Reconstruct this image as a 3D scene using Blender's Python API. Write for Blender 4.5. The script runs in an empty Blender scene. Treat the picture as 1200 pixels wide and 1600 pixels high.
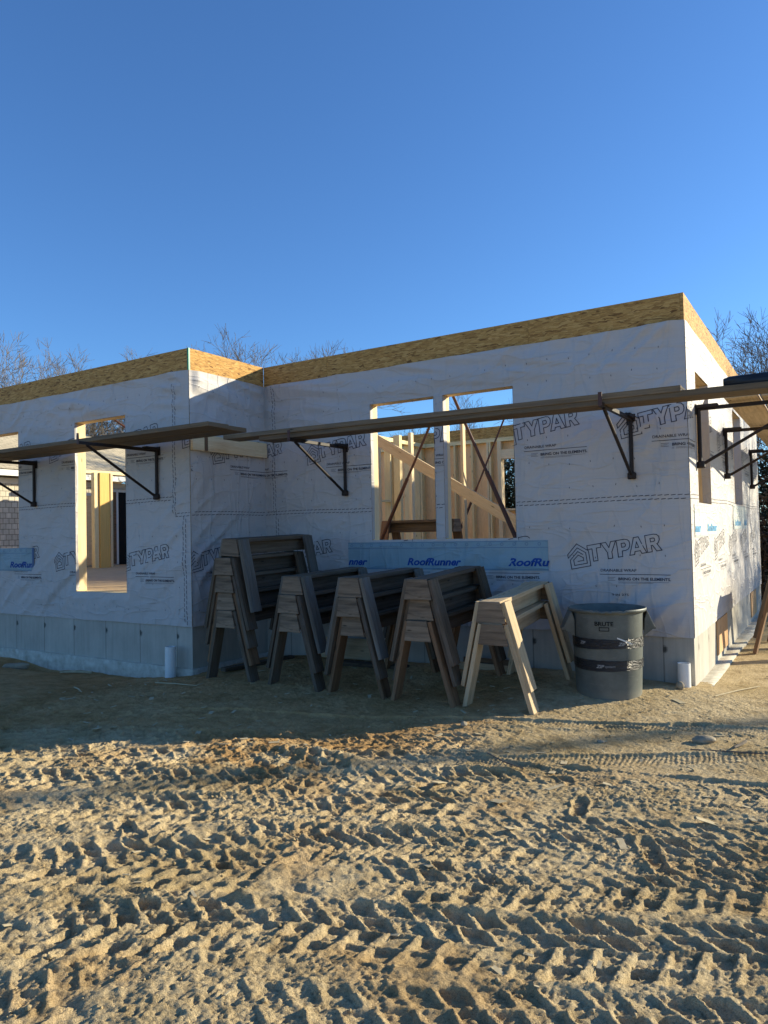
import bpy, bmesh, math, random
import numpy as np, time
T0 = time.time()
from mathutils import Vector, Matrix
random.seed(7); np.random.seed(7)
SC = bpy.context.scene; COL = SC.collection
R = math.radians

# ---------------------------------------------------------------- camera, sky, sun, exposure
F_PX, YAW, PITCH, ROLL = 1134.47, 0.5560, 0.0277, -0.0213
CAM = Vector((1.1197, -7.0924, 1.5))
cd = bpy.data.cameras.new('camera'); cam = bpy.data.objects.new('camera', cd); COL.objects.link(cam)
f = Vector((-math.sin(YAW)*math.cos(PITCH), math.cos(YAW)*math.cos(PITCH), math.sin(PITCH)))
r0 = Vector((math.cos(YAW), math.sin(YAW), 0)); u0 = r0.cross(f)
rr = math.cos(ROLL)*r0 + math.sin(ROLL)*u0; uu = -math.sin(ROLL)*r0 + math.cos(ROLL)*u0
cam.matrix_world = Matrix(((rr.x, uu.x, -f.x, CAM.x), (rr.y, uu.y, -f.y, CAM.y), (rr.z, uu.z, -f.z, CAM.z), (0, 0, 0, 1)))
cd.sensor_fit = 'VERTICAL'; cd.sensor_height = 24; cd.lens = 24*F_PX/1600
cd.clip_end = 2000; cd.clip_start = 0.05
SC.camera = cam

SUN_AZ, SUN_EL = R(44.0), R(18.1)          # azimuth from +Y towards +X
w = bpy.data.worlds.new('World'); SC.world = w; w.use_nodes = True
nt = w.node_tree; nt.nodes.clear()
sky = nt.nodes.new('ShaderNodeTexSky'); sky.sky_type = 'NISHITA'; sky.sun_disc = False
sky.sun_elevation = SUN_EL; sky.sun_rotation = SUN_AZ
sky.air_density = 1.0; sky.dust_density = 0.3; sky.ozone_density = 4.0; sky.altitude = 0
bg = nt.nodes.new('ShaderNodeBackground'); bg.inputs['Strength'].default_value = 0.0975
wo = nt.nodes.new('ShaderNodeOutputWorld')
mxs = nt.nodes.new('ShaderNodeMix'); mxs.data_type = 'RGBA'; mxs.blend_type = 'MULTIPLY'; mxs.inputs[0].default_value = 1.0
mxs.inputs[7].default_value = (0.68, 0.96, 1.24, 1)      # clear, deep winter blue
nt.links.new(sky.outputs[0], mxs.inputs[6]); nt.links.new(mxs.outputs[2], bg.inputs[0]); nt.links.new(bg.outputs[0], wo.inputs[0])
sl = bpy.data.lights.new('sun', 'SUN'); sl.energy = 5.0; sl.angle = R(0.53); sl.color = (1.0, 0.90, 0.66)
so = bpy.data.objects.new('sun', sl); COL.objects.link(so)
sdir = Vector((math.sin(SUN_AZ)*math.cos(SUN_EL), math.cos(SUN_AZ)*math.cos(SUN_EL), math.sin(SUN_EL)))
so.rotation_euler = sdir.to_track_quat('Z', 'Y').to_euler(); so.location = sdir*30
SC.view_settings.view_transform = 'Standard'; SC.view_settings.look = 'None'
SC.view_settings.exposure = 0.82; SC.view_settings.gamma = 1.0

# ---------------------------------------------------------------- numpy noise
def _hash(ix, iy, s):
    n = (ix.astype(np.int64)*374761393 + iy.astype(np.int64)*668265263 + s*1442695041) & 0x7fffffff
    n = ((n ^ (n >> 13))*1274126177) & 0x7fffffff
    n = (n ^ (n >> 16)) & 0xffffff
    return n/float(0xffffff)
def vn(x, y, s=0):
    x = np.asarray(x, float); y = np.asarray(y, float)
    ix = np.floor(x); iy = np.floor(y); fx = x-ix; fy = y-iy
    fx = fx*fx*(3-2*fx); fy = fy*fy*(3-2*fy)
    a = _hash(ix, iy, s); b = _hash(ix+1, iy, s); c = _hash(ix, iy+1, s); d = _hash(ix+1, iy+1, s)
    return (a*(1-fx)+b*fx)*(1-fy) + (c*(1-fx)+d*fx)*fy
def fbm(x, y, o=4, s=0, g=0.5):
    t = 0; a = 1.0; n = 0
    for i in range(o):
        t = t + a*vn(x*2**i+i*17.3, y*2**i-i*9.1, s+i); n += a; a *= g
    return t/n
def sst(a, b, x):
    t = np.clip((x-a)/(b-a), 0, 1); return t*t*(3-2*t)

# ---------------------------------------------------------------- materials
def mat(name):
    m = bpy.data.materials.new(name); m.use_nodes = True
    t = m.node_tree; t.nodes.clear()
    o = t.nodes.new('ShaderNodeOutputMaterial'); b = t.nodes.new('ShaderNodeBsdfPrincipled')
    t.links.new(b.outputs[0], o.inputs[0]); b.inputs['Specular IOR Level'].default_value = 0.25
    return m, t, b
def N(t, ty, **k):
    n = t.nodes.new(ty)
    for a, v in k.items():
        if a in n.inputs.keys(): n.inputs[a].default_value = v
        else: setattr(n, a, v)
    return n
def ramp(t, fac, stops):
    r = t.nodes.new('ShaderNodeValToRGB'); e = r.color_ramp.elements
    while len(e) < len(stops): e.new(0.5)
    for q, (p, c) in zip(e, stops): q.position = p; q.color = (*c, 1)
    t.links.new(fac, r.inputs[0]); return r.outputs[0]
def mapping(t, src, scale, rot=(0, 0, 0)):
    m = t.nodes.new('ShaderNodeMapping'); m.inputs['Scale'].default_value = scale; m.inputs['Rotation'].default_value = rot
    t.links.new(src, m.inputs[0]); return m.outputs[0]
def noise(t, vec, scale, detail=4, rough=0.55, dist=0.0):
    n = N(t, 'ShaderNodeTexNoise', Scale=scale, Detail=detail, Roughness=rough, Distortion=dist)
    t.links.new(vec, n.inputs['Vector']); return n.outputs[0]
def mix(t, fac, a, b, mode='MIX'):
    m = t.nodes.new('ShaderNodeMix'); m.data_type = 'RGBA'; m.blend_type = mode
    for i, v in ((0, fac), (6, a), (7, b)):
        if hasattr(v, 'is_output'): t.links.new(v, m.inputs[i])
        elif i == 0: m.inputs[0].default_value = v
        else: m.inputs[i].default_value = (*v, 1)
    return m.outputs[2]
def bump(t, b, h, strength, dist=0.01):
    n = N(t, 'ShaderNodeBump', Strength=strength, Distance=dist)
    t.links.new(h, n.inputs['Height'])
    pr = b.inputs['Normal']
    if pr.is_linked: t.links.new(pr.links[0].from_socket, n.inputs['Normal'])
    t.links.new(n.outputs[0], pr)

def wood(name, light, dark, grain=38, knots=True, rough=0.75, stain=0.0, stainc=(0.1, 0.08, 0.06), bs=0.35, randv=0.25):
    m, t, b = mat(name)
    uv = t.nodes.new('ShaderNodeUVMap').outputs[0]
    g = noise(t, mapping(t, uv, (1.6, grain, 1)), 1.0, 5, 0.6, 0.6)
    c = ramp(t, g, [(0.32, dark), (0.62, light)])
    fine = noise(t, mapping(t, uv, (9, grain*7, 1)), 1.0, 3, 0.6)
    c = mix(t, 0.35, c, ramp(t, fine, [(0.3, tuple(x*0.55 for x in light)), (0.7, tuple(min(1, x*1.15) for x in light))]))
    if knots:
        v = N(t, 'ShaderNodeTexVoronoi', Scale=1.0); t.links.new(mapping(t, uv, (2.4, 9, 1)), v.inputs['Vector'])
        k = ramp(t, v.outputs['Distance'], [(0.03, (1, 1, 1)), (0.10, (0, 0, 0))])
        c = mix(t, k, c, tuple(x*0.30 for x in dark))
    if stain > 0:
        s = noise(t, mapping(t, uv, (2.2, 6, 1)), 1.0, 4, 0.7)
        c = mix(t, ramp(t, s, [(0.62-stain*0.4, (0, 0, 0)), (0.75, (1, 1, 1))]), c, stainc)
    oi = t.nodes.new('ShaderNodeObjectInfo')
    vr = N(t, 'ShaderNodeMath', operation='MULTIPLY_ADD'); t.links.new(oi.outputs['Random'], vr.inputs[0])
    vr.inputs[1].default_value = randv*2; vr.inputs[2].default_value = 1-randv
    hs = t.nodes.new('ShaderNodeHueSaturation'); t.links.new(vr.outputs[0], hs.inputs['Value']); t.links.new(c, hs.inputs['Color'])
    t.links.new(hs.outputs[0], b.inputs['Base Color'])
    b.inputs['Roughness'].default_value = rough
    bump(t, b, fine, bs, 0.002)
    return m
def osb(name, tone=(1, 1, 1), rough=0.8):
    m, t, b = mat(name)
    uv = t.nodes.new('ShaderNodeUVMap').outputs[0]
    # warp so that the strands do not read as straight cells
    wv = N(t, 'ShaderNodeTexNoise', Scale=9.0, Detail=2.0); t.links.new(uv, wv.inputs['Vector'])
    wm = t.nodes.new('ShaderNodeVectorMath'); wm.operation = 'MULTIPLY_ADD'
    t.links.new(wv.outputs['Color'], wm.inputs[0]); wm.inputs[1].default_value = (0.05, 0.05, 0); t.links.new(uv, wm.inputs[2])
    T = tone
    def q(c): return tuple(a*b_ for a, b_ in zip(c, T))
    cols = [(0.0, q((0.19, 0.11, 0.05))), (0.16, q((0.42, 0.27, 0.12))), (0.6, q((0.56, 0.38, 0.16))), (1.0, q((0.68, 0.50, 0.25)))]
    last = None
    for i, (rt, sc) in enumerate(((0.10, (13, 75, 1)), (0.6, (17, 85, 1)), (-0.5, (15, 80, 1)))):
        v = N(t, 'ShaderNodeTexVoronoi', Scale=1.0); t.links.new(mapping(t, wm.outputs[0], sc, (0, 0, rt)), v.inputs['Vector'])
        sep = t.nodes.new('ShaderNodeSeparateColor'); t.links.new(v.outputs['Color'], sep.inputs[0])
        c = ramp(t, sep.outputs[0], cols)
        if last is None: last = c; hh = sep.outputs[1]
        else:
            n2 = ramp(t, sep.outputs[2], [(0.52, (0, 0, 0)), (0.56, (1, 1, 1))])
            last = mix(t, n2, last, c)
    fn = noise(t, mapping(t, uv, (60, 200, 1)), 1.0, 3, 0.7)
    last = mix(t, 0.5, last, ramp(t, fn, [(0.3, (0.55, 0.5, 0.45)), (0.65, (1.0, 1.0, 1.0))]), 'MULTIPLY')
    t.links.new(last, b.inputs['Base Color']); b.inputs['Roughness'].default_value = rough
    bump(t, b, hh, 0.5, 0.003)
    return m
def plain(name, c, rough=0.6, var=0.15, scale=8, bs=0.1, metal=0.0, spec=0.25, c2=None):
    m, t, b = mat(name)
    tc = t.nodes.new('ShaderNodeTexCoord').outputs['Object']
    n = noise(t, tc, scale, 5, 0.6)
    c2 = c2 or tuple(x*(1-var*2) for x in c)
    t.links.new(ramp(t, n, [(0.3, c2), (0.7, c)]), b.inputs['Base Color'])
    b.inputs['Roughness'].default_value = rough; b.inputs['Metallic'].default_value = metal
    b.inputs['Specular IOR Level'].default_value = spec
    if bs: bump(t, b, noise(t, tc, scale*9, 3), bs, 0.003)
    return m

M = {}
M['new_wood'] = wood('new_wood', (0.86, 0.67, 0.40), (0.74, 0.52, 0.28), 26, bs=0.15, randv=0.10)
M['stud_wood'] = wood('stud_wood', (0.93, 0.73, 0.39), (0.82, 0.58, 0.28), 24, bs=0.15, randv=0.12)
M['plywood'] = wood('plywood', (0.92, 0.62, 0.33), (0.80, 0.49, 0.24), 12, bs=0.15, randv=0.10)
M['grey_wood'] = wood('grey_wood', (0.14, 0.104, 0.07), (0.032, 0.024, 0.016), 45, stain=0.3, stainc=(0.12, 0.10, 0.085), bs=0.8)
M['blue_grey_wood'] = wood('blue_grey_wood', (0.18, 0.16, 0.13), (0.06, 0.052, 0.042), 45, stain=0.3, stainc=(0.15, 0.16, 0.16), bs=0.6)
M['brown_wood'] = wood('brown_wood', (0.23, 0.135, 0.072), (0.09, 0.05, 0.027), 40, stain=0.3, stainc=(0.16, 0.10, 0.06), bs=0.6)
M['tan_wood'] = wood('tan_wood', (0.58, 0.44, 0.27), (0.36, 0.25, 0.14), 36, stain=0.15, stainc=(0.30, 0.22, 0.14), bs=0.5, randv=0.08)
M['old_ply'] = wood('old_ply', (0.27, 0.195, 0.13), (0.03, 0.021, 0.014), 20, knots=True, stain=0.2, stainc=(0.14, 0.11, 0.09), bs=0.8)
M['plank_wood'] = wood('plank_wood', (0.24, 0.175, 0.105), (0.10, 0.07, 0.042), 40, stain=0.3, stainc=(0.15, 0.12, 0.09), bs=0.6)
M['osb'] = osb('osb', (0.96, 0.80, 0.56))
M['lvl'] = wood('lvl', (0.80, 0.50, 0.16), (0.62, 0.36, 0.10), 60, knots=False, bs=0.1, randv=0.0)
M['osb_dim'] = osb('osb_dim', (0.9, 0.92, 0.9))
M['black_steel'] = plain('black_steel', (0.016, 0.014, 0.014), 0.5, 0.3, 20, 0.3, 0.0, 0.25, (0.032, 0.018, 0.012))
M['rust_steel'] = plain('rust_steel', (0.10, 0.035, 0.02), 0.55, 0.3, 14, 0.3, 0.0, 0.4, (0.06, 0.03, 0.025))
M['pvc'] = plain('pvc', (0.78, 0.78, 0.76), 0.35, 0.06, 8, 0.05, spec=0.4)
M['dark_hole'] = plain('dark_hole', (0.012, 0.012, 0.012), 0.9, 0.1, 3, 0)
M['ink'] = plain('ink', (0.065, 0.065, 0.085), 0.7, 0.2, 30, 0)
M['blue_ink'] = plain('blue_ink', (0.012, 0.065, 0.30), 0.6, 0.1, 12, 0)
M['ring_ink'] = plain('ring_ink', (0.10, 0.17, 0.30), 0.6, 0.1, 12, 0)
M['light_blue_ink'] = plain('light_blue_ink', (0.10, 0.36, 0.62), 0.6, 0.1, 12, 0)
M['green_tape'] = plain('green_tape', (0.02, 0.30, 0.17), 0.4, 0.1, 12, 0)
M['white_trim'] = plain('white_trim', (0.78, 0.77, 0.72), 0.5, 0.06, 4, 0.03)
M['bark'] = plain('bark', (0.20, 0.165, 0.13), 0.9, 0.25, 6, 0.5)
M['twig'] = plain('twig', (0.22, 0.185, 0.145), 0.9, 0.2, 3, 0)
M['needle'] = plain('needle', (0.040, 0.055, 0.028), 0.7, 0.3, 4, 0)
M['brush'] = plain('brush', (0.085, 0.065, 0.045), 0.85, 0.3, 4, 0)
M['stone'] = plain('stone', (0.40, 0.33, 0.23), 0.9, 0.2, 12, 0.6)
M['straw'] = plain('straw', (0.55, 0.45, 0.28), 0.8, 0.15, 20, 0.1)
M['tarp'] = plain('tarp', (0.02, 0.02, 0.024), 0.45, 0.2, 10, 0.5, spec=0.4)
M['silver_ink'] = plain('silver_ink', (0.32, 0.33, 0.33), 0.5, 0.1, 12, 0)

def wrap_mat(name, base, c2):
    m, t, b = mat(name)
    uv = t.nodes.new('ShaderNodeUVMap').outputs[0]
    n = noise(t, mapping(t, uv, (1.2, 1.2, 1)), 1.0, 5, 0.6)
    c = ramp(t, n, [(0.3, c2), (0.65, base)])
    ln = noise(t, mapping(t, uv, (2.5, 70, 1)), 1.0, 3, 0.6)     # faint woven bands along the roll
    c = mix(t, 0.5, c, ramp(t, ln, [(0.3, (0.90, 0.90, 0.91)), (0.7, (1, 1, 1))]), 'MULTIPLY')
    sp = noise(t, mapping(t, uv, (40, 40, 1)), 1.0, 2, 0.5)
    c = mix(t, ramp(t, sp, [(0.70, (0, 0, 0)), (0.78, (0.35, 0.35, 0.35))]), c, tuple(x*0.6 for x in base))
    t.links.new(c, b.inputs['Base Color']); b.inputs['Roughness'].default_value = 0.62
    b.inputs['Specular IOR Level'].default_value = 0.3
    cr = noise(t, mapping(t, uv, (7, 7, 1)), 1.0, 6, 0.62, 0.8)
    bump(t, b, cr, 0.30, 0.014)
    bump(t, b, ln, 0.12, 0.003)
    fold = noise(t, mapping(t, uv, (10, 2.2, 1), (0, 0, 0.8)), 1.0, 3, 0.5, 0.5)
    bump(t, b, fold, 0.30, 0.03)
    for (sc_, rt_, se_) in (((3.2, 0.7, 1), 0.75, 2.0), ((2.6, 0.6, 1), -0.35, 5.0), ((1.6, 5.0, 1), 0.1, 9.0)):   # sharp creases
        mp = t.nodes.new('ShaderNodeMapping'); mp.inputs['Scale'].default_value = sc_; mp.inputs['Rotation'].default_value = (0, 0, rt_); mp.inputs['Location'].default_value = (se_, se_*1.7, 0)
        t.links.new(uv, mp.inputs[0]); cn = noise(t, mp.outputs[0], 1.0, 2, 0.45, 0.6)
        bump(t, b, ramp(t, cn, [(0.44, (0, 0, 0)), (0.495, (1, 1, 1)), (0.51, (0.35, 0.35, 0.35)), (0.56, (0, 0, 0))]), 0.45, 0.012)
    return m
M['wrap'] = wrap_mat('wrap', (0.53, 0.495, 0.475), (0.49, 0.46, 0.44))
M['flash'] = wrap_mat('flash', (0.28, 0.38, 0.42), (0.24, 0.34, 0.38))
M['flash_sunlit'] = wrap_mat('flash_sunlit', (0.56, 0.58, 0.54), (0.50, 0.53, 0.50))  # side wall strips: sun glare put into a paler flashing colour

def concrete(name, base):
    m, t, b = mat(name)
    uv = t.nodes.new('ShaderNodeUVMap').outputs[0]
    n = noise(t, mapping(t, uv, (2.2, 1.4, 1)), 1.0, 6, 0.65)
    c = ramp(t, n, [(0.3, tuple(x*0.72 for x in base)), (0.7, base)])
    st = noise(t, mapping(t, uv, (22, 1.2, 1)), 1.0, 4, 0.6)      # vertical run marks
    c = mix(t, 0.6, c, ramp(t, st, [(0.3, (0.78, 0.78, 0.78)), (0.65, (1, 1, 1))]), 'MULTIPLY')
    # panel joints every 0.63 m
    sx = t.nodes.new('ShaderNodeSeparateXYZ'); t.links.new(uv, sx.inputs[0])
    fr = N(t, 'ShaderNodeMath', operation='MODULO'); t.links.new(sx.outputs[0], fr.inputs[0]); fr.inputs[1].default_value = 0.631
    jl = ramp(t, fr.outputs[0], [(0.0, (0, 0, 0)), (0.010, (0, 0, 0)), (0.014, (1, 1, 1))])
    c = mix(t, 1.0, c, mix(t, jl, (0.60, 0.60, 0.60), (1, 1, 1)), 'MULTIPLY')
    # tie holes: a rusty blotch on each joint
    a1 = N(t, 'ShaderNodeMath', operation='SUBTRACT'); t.links.new(fr.outputs[0], a1.inputs[0]); a1.inputs[1].default_value = 0.006
    a2 = N(t, 'ShaderNodeMath', operation='SUBTRACT'); t.links.new(sx.outputs[1], a2.inputs[0]); a2.inputs[1].default_value = 0.36
    cx = t.nodes.new('ShaderNodeCombineXYZ'); t.links.new(a1.outputs[0], cx.inputs[0]); t.links.new(a2.outputs[0], cx.inputs[1])
    ln = t.nodes.new('ShaderNodeVectorMath'); ln.operation = 'LENGTH'; t.links.new(cx.outputs[0], ln.inputs[0])
    bn = noise(t, mapping(t, uv, (30, 30, 1)), 1.0, 4, 0.7)
    ad = N(t, 'ShaderNodeMath', operation='MULTIPLY_ADD'); t.links.new(bn, ad.inputs[0]); ad.inputs[1].default_value = 0.06; t.links.new(ln.outputs['Value'], ad.inputs[2])
    bl = ramp(t, ad.outputs[0], [(0.050, (1, 1, 1)), (0.075, (0, 0, 0))])
    c = mix(t, bl, c, (0.085, 0.08, 0.07))
    t.links.new(c, b.inputs['Base Color']); b.inputs['Roughness'].default_value = 0.85
    bump(t, b, bn, 0.25, 0.004)
    bump(t, b, jl, 0.4, 0.004)
    return m
M['concrete'] = concrete('concrete', (0.54, 0.50, 0.43))
M['footing'] = plain('footing', (0.66, 0.62, 0.52), 0.9, 0.2, 9, 1.0, c2=(0.40, 0.35, 0.27))

def sand_mat():
    m, t, b = mat('sand')
    tc = t.nodes.new('ShaderNodeTexCoord').outputs['Object']
    big = noise(t, tc, 0.9, 6, 0.62, 0.5)
    c = ramp(t, big, [(0.33, (0.48, 0.360, 0.185)), (0.52, (0.64, 0.495, 0.285)), (0.7, (0.71, 0.565, 0.34))])
    md = noise(t, tc, 7, 6, 0.7)
    c = mix(t, 0.9, c, ramp(t, md, [(0.32, (0.62, 0.58, 0.52)), (0.55, (1, 1, 1))]), 'MULTIPLY')
    gr = noise(t, tc, 260, 2, 0.8)
    c = mix(t, 0.8, c, ramp(t, gr, [(0.34, (0.50, 0.46, 0.42)), (0.5, (0.97, 0.97, 0.97)), (0.68, (1.12, 1.1, 1.06))]), 'MULTIPLY')
    at = t.nodes.new('ShaderNodeAttribute'); at.attribute_name = 'shade_damp'
    c = mix(t, at.outputs['Fac'], c, mix(t, 1.0, c, (0.82, 0.66, 0.51), 'MULTIPLY'))  # browner sand: painted house shade plus the damp patches
    t.links.new(c, b.inputs['Base Color']); b.inputs['Roughness'].default_value = 0.95
    b.inputs['Specular IOR Level'].default_value = 0.1
    bump(t, b, gr, 0.5, 0.003)
    bump(t, b, noise(t, tc, 90, 5, 0.75), 0.9, 0.014)
    bump(t, b, noise(t, tc, 28, 5, 0.7), 0.6, 0.026)
    return m
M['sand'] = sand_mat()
def shingle_mat(name, c1, c2, rows, cols_):
    m, t, b = mat(name)
    uv = t.nodes.new('ShaderNodeUVMap').outputs[0]
    br = t.nodes.new('ShaderNodeTexBrick'); t.links.new(uv, br.inputs['Vector'])
    br.inputs['Color1'].default_value = (*c1, 1); br.inputs['Color2'].default_value = (*c2, 1)
    br.inputs['Mortar'].default_value = (*(x*0.3 for x in c2), 1)
    br.inputs['Scale'].default_value = 1; br.inputs['Brick Width'].default_value = cols_; br.inputs['Row Height'].default_value = rows
    br.inputs['Mortar Size'].default_value = 0.006; br.inputs['Bias'].default_value = 0.1
    t.links.new(mix(t, 0.5, br.outputs[0], ramp(t, noise(t, mapping(t, uv, (30, 6, 1)), 1, 4), [(0.3, (0.6, 0.6, 0.6)), (0.7, (1.1, 1.1, 1.1))]), 'MULTIPLY'), b.inputs['Base Color'])
    b.inputs['Roughness'].default_value = 0.9
    return m
M['cedar'] = shingle_mat('cedar', (0.70, 0.63, 0.50), (0.52, 0.47, 0.37), 0.125, 0.14)
M['roofing'] = shingle_mat('roofing', (0.62, 0.52, 0.36), (0.50, 0.42, 0.29), 0.14, 0.3)

# ---------------------------------------------------------------- mesh helpers
def tag(o, label=None, cat=None, group=None, kind=None):
    if label: o['label'] = label
    if cat: o['category'] = cat
    if group: o['group'] = group
    if kind: o['kind'] = kind
    return o
def empty(name, loc=(0, 0, 0), rot=(0, 0, 0), **k):
    o = bpy.data.objects.new(name, None); COL.objects.link(o); o.location = loc; o.rotation_euler = rot
    o.empty_display_size = 0.1
    return tag(o, **k)
class MB:
    def __init__(s): s.v = []; s.f = []; s.uv = []; s.mi = []; s.cur = 0
    def quad(s, pts, uvs):
        n = len(s.v); s.v += [tuple(p) for p in pts]; s.f.append(tuple(range(n, n+len(pts)))); s.uv += [tuple(u) for u in uvs]; s.mi.append(s.cur)
    def box(s, c, ax, ay, az):
        """c centre; ax, ay, az half vectors (ax is the grain direction)"""
        c = Vector(c); A = [Vector(ax), Vector(ay), Vector(az)]
        L = [a.length for a in A]; ou, ov = random.random()*9, random.random()*9
        for i in range(3):
            j, k = (i+1) % 3, (i+2) % 3
            for sg in (1, -1):
                cn = c + sg*A[i]; order = [(-1, -1), (1, -1), (1, 1), (-1, 1)]
                if sg < 0: order = order[::-1]
                pts = []; uvs = []
                for (a, b_) in order:
                    pts.append(cn + a*A[j] + b_*A[k])
                    cc = {i: sg*L[i], j: a*L[j], k: b_*L[k]}
                    if i == 0: uvs.append((ou+cc[1]*0.4, ov+cc[2]))
                    else: uvs.append((ou+cc[0], ov+cc[1]+cc[2]+ (0.37 if i == 1 else 0)))
                s.quad(pts, uvs)
        if Vector(ax).cross(Vector(ay)).dot(Vector(az)) < 0:
            for q in range(len(s.f)-6, len(s.f)):
                s.f[q] = s.f[q][::-1]
            # uv order must follow the flipped loops
            s.uv[-24:] = [u for q in range(6) for u in s.uv[len(s.uv)-24+q*4: len(s.uv)-24+q*4+4][::-1]]
        return s
    def aabb(s, x0, x1, y0, y1, z0, z1, grain=0):
        c = ((x0+x1)/2, (y0+y1)/2, (z0+z1)/2); h = [(x1-x0)/2, (y1-y0)/2, (z1-z0)/2]
        ax = [Vector((h[0], 0, 0)), Vector((0, h[1], 0)), Vector((0, 0, h[2]))]
        o = [grain]+[i for i in range(3) if i != grain]
        return s.box(c, ax[o[0]], ax[o[1]], ax[o[2]])
    def beam(s, a, b, w_, h_, up=(0, 0, 1)):
        a = Vector(a); b = Vector(b); d = b-a; L = d.length; d.normalize()
        side = d.cross(Vector(up))
        if side.length < 1e-4: side = d.cross(Vector((1, 0, 0)))
        side.normalize(); up2 = side.cross(d)
        return s.box((a+b)/2, d*L/2, side*w_/2, up2*h_/2)
    def tube(s, a, b, ra, rb=None, n=10, cap=True):
        rb = ra if rb is None else rb
        a = Vector(a); b = Vector(b); d = (b-a); L = d.length; d.normalize()
        x = d.orthogonal().normalized(); y = d.cross(x)
        ring = lambda p, r_: [p + r_*(math.cos(2*math.pi*i/n)*x + math.sin(2*math.pi*i/n)*y) for i in range(n)]
        A = ring(a, ra); B = ring(b, rb)
        for i in range(n):
            j = (i+1) % n
            s.quad([A[i], A[j], B[j], B[i]], [(0, i/n), (0, (i+1)/n), (L, (i+1)/n), (L, i/n)])
        if cap:
            s.quad(A[::-1], [(p[0], p[1]) for p in A]); s.quad(B, [(p[0], p[1]) for p in B])
        return s
    def lathe(s, prof, c=(0, 0, 0), n=48):
        c = Vector(c)
        for (r1, z1), (r2, z2) in zip(prof[:-1], prof[1:]):
            for i in range(n):
                a, b = 2*math.pi*i/n, 2*math.pi*(i+1)/n
                P = lambda r_, z_, t_: c+Vector((r_*math.cos(t_), r_*math.sin(t_), z_))
                s.quad([P(r1, z1, a), P(r1, z1, b), P(r2, z2, b), P(r2, z2, a)], [(a, z1), (b, z1), (b, z2), (a, z2)])
        return s
    def build(s, name, m, parent=None, bevel=0.0, smooth=False, merge=False, **k):
        me = bpy.data.meshes.new(name); me.from_pydata(s.v, [], s.f)
        ul = me.uv_layers.new(name='UVMap')
        ul.data.foreach_set('uv', [c for u in s.uv for c in u])
        ms = m if isinstance(m, (list, tuple)) else [m]
        for q in ms: me.materials.append(q)
        if len(ms) > 1: me.polygons.foreach_set('material_index', s.mi)
        if merge:
            bm = bmesh.new(); bm.from_mesh(me); bmesh.ops.remove_doubles(bm, verts=bm.verts, dist=1e-5); bm.to_mesh(me); bm.free()
        if smooth:
            me.polygons.foreach_set('use_smooth', [True]*len(me.polygons))
        o = bpy.data.objects.new(name, me); COL.objects.link(o)
        if parent: o.parent = parent
        if bevel:
            if not merge:
                bm = bmesh.new(); bm.from_mesh(me); bmesh.ops.remove_doubles(bm, verts=bm.verts, dist=1e-5); bm.to_mesh(me); bm.free()
            md = o.modifiers.new('bevel', 'BEVEL'); md.width = bevel; md.segments = 2; md.limit_method = 'ANGLE'
        return tag(o, **k)
def np_mesh(name, V, Fq, m, parent=None, uv=None, smooth=True):
    """V (n,3) array, Fq (m,4) or (m,3) array, uv per vertex"""
    me = bpy.data.meshes.new(name); V = np.asarray(V, np.float32); Fq = np.asarray(Fq, np.int32); k = Fq.shape[1]
    me.vertices.add(len(V)); me.vertices.foreach_set('co', V.ravel())
    me.loops.add(Fq.size); me.loops.foreach_set('vertex_index', Fq.ravel())
    me.polygons.add(len(Fq)); me.polygons.foreach_set('loop_start', np.arange(0, Fq.size, k, dtype=np.int32))
    me.polygons.foreach_set('loop_total', np.full(len(Fq), k, np.int32))
    me.update(calc_edges=True)
    if uv is not None:
        ul = me.uv_layers.new(name='UVMap'); ul.data.foreach_set('uv', np.asarray(uv, np.float32)[Fq.ravel()].ravel())
    if smooth: me.polygons.foreach_set('use_smooth', np.ones(len(Fq), bool))
    me.materials.append(m); me.validate()
    o = bpy.data.objects.new(name, me); COL.objects.link(o)
    if parent: o.parent = parent
    return o
def children(o): return [c for c in bpy.data.objects if c.parent == o]
def copy_tree(o, parent=None):
    c = o.copy(); COL.objects.link(c); c.parent = parent
    for ch in o.children: copy_tree(ch, c)
    return c

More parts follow.
